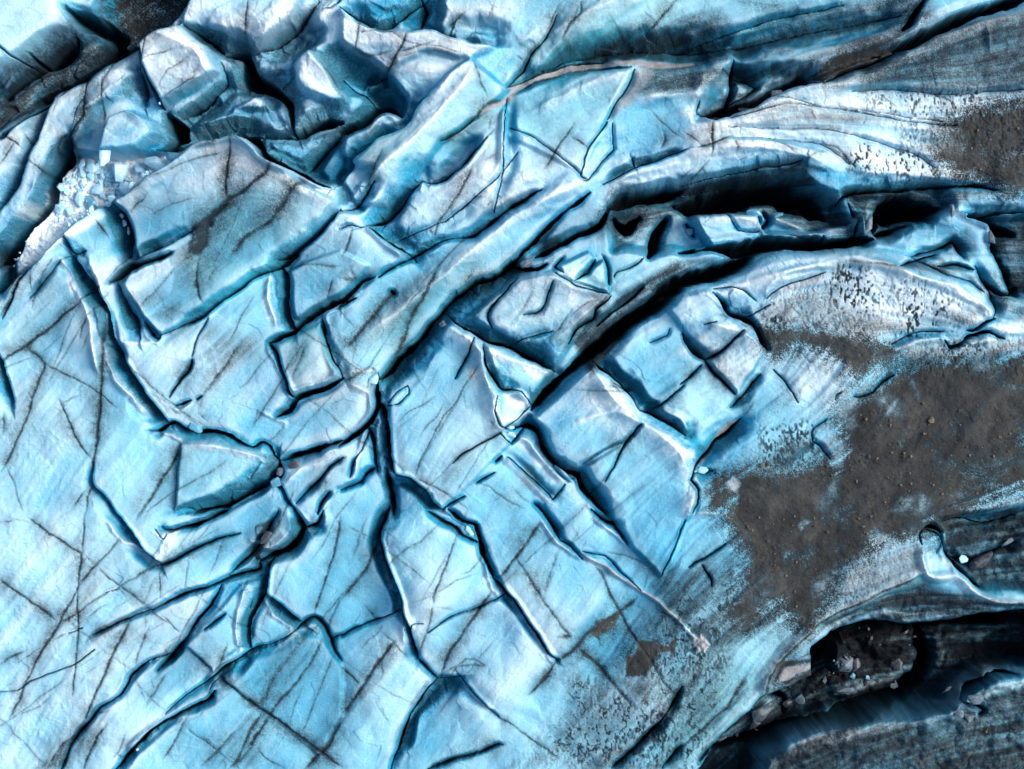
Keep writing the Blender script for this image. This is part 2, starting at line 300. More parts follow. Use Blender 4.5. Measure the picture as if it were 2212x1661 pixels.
DD = [
('A',"1525,915 1505,1050 1480,1180 1480,1300",4,.9),('A',"1795,1070 1700,1170 1590,1260 1480,1310 1380,1400 1300,1460",9,.9),
('A',"1990,1180 1900,1240 1840,1340 1740,1450 1600,1530 1540,1600 1500,1661",12,.75),('A',"1540,1300 1440,1350 1360,1420 1340,1520 1310,1640",13,1),
('A',"550,490 540,650 545,750 460,850 470,960",4,.9),('A',"660,500 665,700 670,820",3,.6),('A',"740,380 670,520",3,.7),
('A',"510,500 440,570 360,640",4,.8),('A',"1610,0 1600,120 1590,260",3,.6),('A',"460,850 380,880 350,1000",3,.7),('A',"550,600 500,700 470,800",3,.6),
('A',"1150,330 1060,360 960,400",2,.5),('A',"1230,390 1100,470 1050,560",2,.4),('A',"1330,520 1200,560 1100,620",3,.5),('A',"980,220 950,330 930,430",3,.6),
('A',"180,1035 260,1100 300,1130",3,.7),('A',"0,860 90,910 140,960",3,.7),('A',"100,900 50,1000 0,1060",3,.6),('A',"150,850 200,950",3,.6),
('A',"1290,480 1250,500",3,.5),('A',"2090,420 2150,500 2200,580",4,.6),('A',"940,1280 880,1330 840,1370",3,.8),('A',"1300,1290 1120,1330 960,1390",2,.3),
('A',"850,1250 1000,1160 1250,1060 1400,1020 1480,1010",4,.35),('A',"1300,980 1420,940 1480,940",4,.4),('A',"1930,160 2000,80 2050,10",9,.7),('A',"600,1420 640,1470 690,1540",3,.7),
('B',"115,140 105,240 75,340",3,.7),('B',"440,220 420,290 370,360 340,420 280,480",4,.8),('B',"60,220 200,210 330,230 450,300 640,330 800,370",3,.4),
('B',"360,350 180,360 60,300",6,.4),('B',"360,360 450,340 620,290",5,.45),('B',"380,390 550,350 700,370 800,400",4,.3),('B',"940,640 900,520 860,420",3,.5),
('B',"1560,0 1550,90 1480,170 1430,260",4,.7),('B',"1410,20 1360,130 1350,180",4,.6),('B',"2170,0 2060,120 1980,210",7,.7),('B',"820,80 680,200",3,.5),('B',"1000,0 960,110 940,160",3,.3),
('B',"1500,800 1440,900 1380,990 1330,1060 1305,1100",3,.6),('B',"1470,880 1560,940 1600,960",3,.6),('B',"850,1080 770,1260 640,1430 590,1560",4,.5),('B',"975,760 960,830",5,.6),
('B',"640,925 770,850 850,795 900,760",4,.8),('B',"1060,640 940,700 880,770 840,790",9,.7),('B',"1010,1000 930,1050",4,.5),('B',"280,980 230,1100 180,1200",6,.5),
('B',"200,770 170,850",3,.5),('B',"2090,840 2100,900 2070,960",4,.7),('B',"2000,700 2100,800 2212,900",3,.35),('B',"2110,600 2100,680",3,.4),('B',"1590,1500 1700,1440 1740,1400",10,.9),
('B',"930,1360 960,1320",4,.4),('B',"80,1490 40,1600 10,1661",4,.6),('B',"600,190 700,240 780,270",7,.5),('B',"1280,1600 1400,1560 1480,1590",10,.7),
('C',"180,790 175,900 175,1020",4,.7),('C',"80,960 180,940 260,905 300,890",3,.8),('C',"0,850 80,920 110,960",3,.5),('C',"310,900 340,970 340,1010",3,.5),('C',"560,910 660,950 720,1000",3,.5),
('C',"800,1040 700,1080 560,1170 480,1220",5,.7),('C',"1250,590 1380,680",3,.4),('C',"1600,380 1640,500 1660,580",3,.4),('C',"1640,580 1750,640 1800,720",4,.5),('C',"160,1040 90,1120 20,1180",4,.5),
('C',"0,390 120,385 220,430",7,.4),('C',"870,990 810,1020",4,.4),('C',"900,930 1000,960 1080,1060",6,.6),
('D',"0,690 80,630 160,570 240,510 330,450 400,380 470,340 530,300",6,.85),('D',"160,590 280,690 250,790 200,930 170,1030 120,1150 40,1320 0,1400",4,.65),('D',"280,690 400,760 520,820 640,890 760,970",3,.5),
('D',"690,430 670,560 660,780 645,950 630,1100 615,1250 600,1400",6,.8),('D',"380,930 430,1040 470,1140 510,1210 580,1300",3,.7),('D',"0,380 60,260 100,150 180,60",7,.8),
('D',"600,1470 570,1560 560,1661",4,.6),('D',"1180,1220 1130,1330 1060,1420 1000,1520 920,1640 880,1700",6,.75),('D',"1180,1220 1150,1400 1140,1500 1125,1661",4,.55),('D',"340,0 270,100 230,200 200,330",5,.4),
('D',"1300,0 1280,120 1290,250 1320,300",5,.7),('D',"1160,60 1060,170 960,270 900,340",8,.35),('D',"590,390 540,470 525,530",4,.7),('D',"1240,670 1180,790 1100,910",6,.7),
('D',"1560,550 1480,680 1400,770 1320,900",8,.5),('D',"1840,1100 1780,1170 1720,1210",4,.4),('D',"1290,1020 1340,1070",3,.5),('D',"1320,900 1290,1010",3,.3),('D',"2160,130 2120,270",3,.5),
('D',"1900,70 2000,60 2212,60",5,.4),('D',"1980,580 1940,700 1900,790",7,.45),('D',"20,1360 80,1470 150,1640",3,.35),('D',"340,770 320,800",6,.6),('D',"20,1000 10,1100 0,1150",4,.5),
('D',"1340,20 1400,70 1350,170",8,.35),('D',"560,1500 470,1630",3,.5),('D',"800,660 900,760 1100,930",3,.25),('D',"1060,520 1200,450 1300,400",6,.5),
('D',"2212,1290 2140,1370 2060,1460 1980,1520",8,.7),('D',"2212,930 2150,960",3,.4),
('G',"180,20 300,100 460,210 540,260 530,370 520,480 460,590 420,650 360,760 280,880 200,1050 130,1200 60,1340",4,.7),('G',"550,0 548,240",4,.6),('G',"780,150 700,260 600,370 510,490",4,.6),
('G',"640,340 720,430 860,540 960,610",4,.5),('G',"0,420 140,520 260,600 370,700",5,.65),('G',"515,500 515,740 500,870 490,1000 470,1180",4,.7),('G',"1230,280 1220,400 1200,500",3,.35),('G',"1440,160 1400,280 1350,420",3,.25),
('G',"1040,380 1040,550",3,.4),('G',"840,690 800,790 730,920 680,1050 600,1230 540,1360",5,.75),('G',"960,740 900,900 870,1000",4,.4),('G',"1040,660 1180,780",4,.45),('G',"1210,890 1380,1030",4,.65),
('G',"1480,840 1440,960 1390,1030",4,.5),('G',"700,1360 600,1520 540,1661",4,.7),('G',"830,1410 780,1530 720,1600",4,.4),('G',"1220,1310 1150,1440 1050,1600",5,.5),
('G',"1410,1060 1540,1170 1700,1290 1850,1390 2070,1540 2212,1640",5,.9),('G',"2080,840 2000,1000 1900,1130 1800,1230 1700,1390 1600,1560 1500,1661",6,.6),('G',"1980,750 1920,880 1780,1060 1700,1250",14,.4),
('G',"1700,1290 1620,1420 1540,1600 1480,1661",7,.8),('G',"1760,1320 1680,1420 1580,1560",6,.6),('G',"1540,1400 1400,1550 1300,1650",6,.5),('G',"1200,1390 1400,1540 1450,1600",3,.35),('G',"2212,1350 2140,1480 2060,1570 1980,1661",7,.9),('G',"2212,550 2120,750",5,.5),
('G',"2200,30 2150,260 2100,430 2030,660",4,.65),('G',"0,985 100,920 190,880",4,.5),('G',"870,1070 960,1230",3,.25),('G',"1080,1040 960,1240",4,.4),('G',"1020,345 860,430 760,500 680,530 520,640 380,720",4,.5),
('G',"1020,350 1180,280 1290,220 1400,170 1540,130",4,.7),('G',"1640,330 1700,220 1800,80 1820,0",10,.8),('G',"860,670 740,730 600,790 560,830",5,.6),('G',"560,830 680,760",3,.4),('G',"0,60 120,30",3,.3),
('G',"590,1340 480,1450 400,1510 300,1661",8,.7),('G',"480,1490 430,1620 400,1661",8,.7),('G',"540,1360 460,1500 400,1661",5,.6),('G',"750,1560 800,1590",3,.6),('G',"1280,690 1200,830 1080,950 1010,1030",9,.75),('G',"1240,800 1300,780",3,.4),
('G',"0,1240 40,1250",3,.3),('G',"640,860 860,1030",3,.2),('G',"400,640 520,760 640,840",8,.3),('G',"860,1090 1080,1280",3,.25),('G',"1690,1160 1700,1290",12,.5),('G',"1000,430 900,640",4,.2),('G',"340,780 500,640 620,560",5,.3),('G',"560,260 620,330",6,.4),
('E',"620,80 540,260 480,350 420,480 340,650",10,.75),('E',"360,200 330,240 250,340 180,440 60,560 0,600",9,.7),('E',"850,90 810,160",9,.6),('E',"1140,130 1050,240 980,330 960,400 980,460",6,.6),
('E',"1370,170 1310,320 1290,350 1180,390",4,.5),('E',"860,540 810,660 740,800",4,.6),('E',"900,690 820,800 740,950 660,1050 560,1220 480,1400",3,.45),('E',"2212,840 2100,940 2000,1000",4,.6),
('E',"1930,1090 1840,1200 1770,1360",4,.7),('E',"1840,1200 1740,1240 1640,1290 1560,1350",6,.6),('E',"1040,1130 900,1210 780,1280 700,1340",4,.6),('E',"470,1410 600,1490 740,1570",3,.4),
('E',"930,1470 1050,1570 1180,1640",3,.35),('E',"1230,1400 1280,1500",14,.35),('E',"1740,240 1660,330 1640,400 1540,460 1480,560",8,.8),('E',"1550,460 1620,400",9,.6),('E',"1240,200 1180,340 1100,460",9,.3),
('E',"1040,60 1160,90 1260,90",12,.7),('E',"200,700 60,790 0,800",8,.5),('E',"0,140 100,150 60,60",9,.4),('E',"1020,1100 960,1060",5,.4),('E',"1370,1590 1420,1520",8,.5),('E',"1500,340 1400,480 1300,560",5,.4),('E',"1500,860 1900,870 1700,830",4,.3),
('E',"650,1400 670,1410",5,.5),('E',"0,650 60,690",4,.2),('E',"1100,1480 1160,1560 1300,1650",3,.2),('E',"330,1150 500,1000 640,700",3,.15),('E',"330,1300 420,1420",4,.3),
('F',"380,480 300,560 220,630 150,670",5,.8),('F',"0,830 60,770 120,710",4,.8),('F',"140,680 200,760 260,810 340,890",5,.8),('F',"120,440 200,420",3,.7),('F',"585,735 650,790 700,860 745,940",4,.6),
('F',"500,760 420,870 330,970",11,.7),('F',"190,370 270,380 250,410",9,.6),('F',"980,20 990,150 960,200",6,.6),('F',"1040,40 1250,60 1400,90",7,.5),('F',"700,600 780,640 850,720",3,.4),('F',"840,580 880,700",3,.3),
('H',"1280,70 1200,200 1120,310 1060,390 1010,430",7,.8),('H',"740,160 680,330 620,470 595,580",4,.65),('H',"970,510 880,650 780,800 700,920 650,1060",6,.8),('H',"595,580 560,750 500,920",4,.45),
('H',"250,110 210,230 150,370 50,500 0,570",6,.75),('H',"350,830 250,960 160,1080 80,1210 0,1330",7,.85),('H',"-10,1000 110,1120",5,.7),('H',"150,620 220,700",5,.6),('H',"250,760 340,840 440,960",4,.3),
('H',"1640,340 1700,430 1760,560 1800,640 1850,740 1940,870 2010,970 2080,1080 2200,1200",6,.8),('H',"1920,560 1850,620 1700,710 1600,780 1530,860 1450,930 1400,970",8,.9),('H',"1400,970 1320,1090 1210,1190",6,.8),
('H',"1530,870 1620,950 1700,1040 1780,1130 1880,1240",9,.9),('H',"1120,290 1200,400 1300,560 1380,660 1500,820",5,.5),('H',"1010,1320 1150,1420 1290,1510 1400,1600",4,.5),('H',"560,1661 750,1600 900,1570 1000,1530 1050,1520",6,.8),
('H',"2212,1120 2150,1250 2060,1380 1960,1480 1880,1560 1750,1661",16,.95),('H',"2212,1530 2080,1661",14,.8),('H',"1400,250 1300,540",9,.35),('H',"660,1050 760,1010 920,990 810,960 700,1080",5,.4),('H',"610,80 470,220 440,240",4,.35),
('H',"190,1180 330,1400",3,.15),('H',"560,1180 420,1440 330,1661",14,.35),('H',"1700,260 1900,300 2060,410",3,.3),('H',"1450,760 1480,790 1400,800",6,.7),('H',"150,40 60,300",4,.25),('H',"600,600 760,640",5,.2),
('I',"40,350 180,270 280,200",6,.8),('I',"130,340 180,430 190,480",8,.8),('I',"290,640 380,460 520,330",5,.4),('I',"540,1200 560,1060 700,880 860,740 1060,620 1300,500 1500,420",7,.75),('I',"0,1540 150,1400 300,1250 420,1050",8,.7),
('I',"100,1620 300,1450 450,1300",9,.6),('I',"800,720 900,560",5,.4),('I',"0,1240 60,1100 130,980",16,.6),('I',"250,870 480,710 600,600",9,.7),('I',"860,760 960,720 1180,600",6,.5),
('I',"620,1110 740,1090 860,1020 830,960 660,980 600,1080",8,.9),('I',"870,900 700,960 560,1130",4,.4),
]
RR = [
('A',"1120,150 1190,175 1260,230 1310,300 1390,380 1430,470",30,.4),('A',"1070,660 1200,590 1330,520",14,.5),('A',"1910,420 2010,340 2100,430 2212,540",40,.9),('A',"1550,690 1700,600 1740,650",45,.7),
('A',"1170,840 1300,790 1500,720",30,.5),('A',"1260,950 1400,915 1580,905 1700,1000 1900,1170",26,.6),('A',"620,1320 480,1420 360,1530 240,1661",20,.5),('A',"740,760 850,745 1000,830",20,.4),
('A',"560,520 680,470 870,470",50,.4),('A',"750,620 850,570 900,620",30,.5),('A',"300,680 200,760 60,860",16,.4),('A',"420,870 300,1060 200,1250",18,.4),
('B',"500,195 620,225 700,265 840,300 980,320",16,.3),('B',"840,390 700,520 600,640",20,.35),('B',"60,60 180,190 300,215",20,.35),('B',"1890,450 1750,700",18,.2),('B',"1060,880 1040,1100",10,.25),
('B',"1470,1130 1400,1230 1200,1400",34,.35),('B',"580,1200 540,1170 520,1230",9,.5),('B',"220,1330 330,1260",30,.4),('B',"1720,1190 2000,1100 2212,1060",18,.4),('B',"130,900 250,760",16,.4),
('C',"200,930 560,930 870,1000 950,1050",22,.5),('C',"60,1380 500,1420 560,1560",20,.3),('C',"600,1380 860,1490",14,.4),('C',"900,1500 1060,1470 1160,1380",16,.5),('C',"350,460 200,590",16,.35),('C',"1940,190 1990,330",12,.35),
('C',"1100,1110 1500,1140 1780,1150 2000,1190",22,.4),('C',"700,600 900,560 1150,540",26,.35),
('D',"370,20 450,110 520,260 600,420 620,640 640,760",14,.5),('D',"690,670 760,800 860,900 970,1040",13,.5),('D',"560,0 650,170 740,520 900,560 1020,560",14,.3),('D',"1750,110 1740,280 1790,470",12,.4),
('D',"910,430 960,520 1020,560 1060,510",9,.25),('D',"1730,570 1790,700 1860,860 1880,920",9,.3),('D',"1690,1010 1840,1070 1850,1100",9,.25),('D',"1200,1210 1400,1230 1680,1290 1780,1340",16,.35),
('D',"1120,990 1180,1010 1250,960",7,.25),('D',"960,1150 1050,1145 1180,1200",8,.25),('D',"1850,1470 1950,1380 2080,1330",13,.3),
('G',"700,40 800,180 900,220 1020,330",10,.3),('G',"1590,480 1550,680 1540,780 1560,880",11,.45),('G',"1700,570 1760,660 1900,740",11,.4),('G',"2060,720 1930,760 1800,860",10,.2),('G',"1620,190 1750,230 1880,130",14,.5),
('G',"860,1500 1000,1400 1250,1300",8,.15),
('E',"700,390 860,520 1000,1000",18,.35),('E',"900,590 1000,640 1160,690 1370,760",20,.4),('E',"1400,140 1550,200 1720,260 1500,430",24,.45),('E',"920,700 990,840 1010,1060",16,.4),('E',"1060,870 1150,880 1220,950",12,.4),
('E',"1640,700 1750,800 1850,920 1930,1060",16,.35),('E',"1050,1290 1200,1440 1370,1610",16,.6),('E',"1120,1180 1200,1190 1290,1290 1440,1460",14,.5),('E',"30,820 130,850 190,900",16,.4),('E',"150,1130 100,1400",10,.4),
('E',"250,1050 220,1300",8,.2),('E',"1000,1090 1110,1150",7,.3),('E',"1150,1050 1230,1010 1290,1090",10,.4),('E',"30,760 100,740 250,740",9,.2),('E',"1500,1080 1760,1000 1930,1080",14,.2),
('F',"60,240 170,240 260,350",12,.3),('F',"530,280 540,200 640,120 900,60",14,.25),('F',"1050,40 1300,70 1500,140 1800,240 2010,380",22,.4),('F',"300,350 500,560 530,620",10,.3),('F',"1320,620 1500,560 1680,530 1740,600 2000,520",14,.35),
('F',"1930,210 2020,250 2130,260",10,.3),('F',"0,1235 60,1260 80,1340",9,.4),('F',"840,1180 860,1260",8,.3),('F',"980,760 1030,730 1060,640",14,.2),
('H',"230,220 300,450 360,640",9,.3),('H',"900,260 980,500",9,.25),('H',"1080,540 1150,640 1250,780 1390,990",9,.35),('H',"1300,60 1400,200 1560,300",9,.35),('H',"250,690 390,660 420,800",8,.25),('H',"1560,260 1700,350 1900,480 2060,580 2212,710",9,.35),
('H',"540,1140 620,1100",6,.2),('H',"780,1130 900,1230",6,.1),('H',"1640,40 1760,130 1850,210",8,.3),
('I',"0,10 150,0 300,20 360,100",16,.3),('I',"520,1220 530,1080 640,920 800,760 1000,640 1250,520 1540,380",24,.5),('I',"1530,200 1540,350 1600,410 1760,400 1860,490 2000,560 2212,580",18,.6),('I',"1650,260 1740,340 1750,400",12,.4),
('I',"540,1200 700,1150 870,1060",12,.4),('I',"2212,1000 1900,1110 1780,1250",22,.6),('I',"1040,880 1060,1070 1200,1080",16,.7),('I',"1830,1250 1980,1210",12,.5),('I',"100,840 140,870",11,.25),('I',"0,710 80,800",7,.2),
]
ZZ = [
('A',"-300,-300 440,0 480,200 300,300 0,560 -300,700",.6,30),
('A',"720,-300 1240,-40 1100,120 880,260 700,210 640,60",-2.6,22),
('A',"-300,640 300,300 620,180 700,230 880,250 300,610 0,800 -300,980",-1.4,25),
('A',"200,1300 300,1150 450,980 640,1000 1000,980 1200,960 1180,1020 800,1250 700,1280 620,1320 480,1430 240,1661 -60,1900 0,1620",-1.15,10),
('A',"740,780 860,735 1000,800 1040,880 920,980 780,1000 660,1000",1.7,8),
('A',"1180,150 1420,190 1560,260 1640,330 1440,345 1300,260",-.7,18),
('A',"1150,760 1440,540 1560,520 1760,600 1880,860 1400,905 1180,900",-1.0,18),
('A',"1660,340 1900,200 2060,260 1920,400 1880,560 1780,520",-1.3,35),
('A',"2080,320 2212,290 2212,600",-.7,18),
('B',"400,110 560,0 640,0 640,110 560,190 420,190",-1.0,22),
('B',"0,300 200,400 280,480 130,540 0,470",-1.1,18),
('B',"170,580 280,480 420,620 390,740 250,680",-1.4,14),
('B',"700,180 900,130 1060,200 1000,290 800,260",-.7,30),
('A',"1700,880 2212,840 2212,1200 1960,1130",-.9,20),
('B',"0,1050 200,1100 120,1340 0,1340",-.9,22),
('C',"80,760 300,690 620,600 880,500 1380,330 1330,300 850,430 560,430 340,430",-1.5,25),
('B',"1560,340 2000,200 2212,180 2500,240 2400,420 2000,400 1700,360",-1.0,50),
('C',"0,1180 760,1180 1040,1300 1180,1560 600,1540 0,1640 -450,1600 -480,1400",-2.2,25),
('C',"80,1370 500,1370 560,1480 860,1500 1080,1460 1160,1380 1180,1520 960,1560 560,1560 190,1590",1.4,10),
('C',"1050,1240 1720,1190 1760,1340 1400,1500 1280,1520 1180,1380",-1.6,25),
('C',"1300,1540 1660,1400 1780,1370 1980,1480 2020,1560 1980,1661 1600,1661",-.4,18),
('C',"2000,1390 2500,1360 2500,1900 2160,1900 2060,1661",-2.2,20),
('F',"-500,700 -300,420 0,200 400,60 -20,0 -400,250 -700,560",-.6,22),
('E',"1420,0 1740,0 1760,200 2212,0 2500,-100 2400,-180 1900,-100",.0,30),
('I',"860,880 1000,790 1200,750 1500,750 1800,730 2500,660 2500,1050 2000,1080 1850,1170 1750,1260 1500,1320 1200,1330 1000,1360 800,1420 700,1480 550,1600 400,1900 -100,1900 200,1610 330,1450 480,1330 540,1230 700,1160 880,1060",-5.2,24),
('I',"1700,60 2500,-60 2500,480 2212,520 1950,500 1850,410 1720,300",-1.6,25),
('I',"900,720 1300,540 1550,480 1900,560 2500,640 2500,700 1500,760 1050,790",-.9,45),
('I',"500,1900 560,1600 720,1460 900,1400 1200,1350 1750,1300 1900,1160 2500,1040 2500,1900",-1.2,45),
('F',"1100,900 1380,760 1600,700 2500,600 2500,1700 300,1800 330,1480 700,1330 860,1200 980,950",-.35,22),
('H',"800,1080 620,1100 340,1661 1100,1661 1700,1661 1200,1300",-.3,25),
('D',"-300,-100 0,-80 60,120 0,250 -300,400",-1.4,25),
]
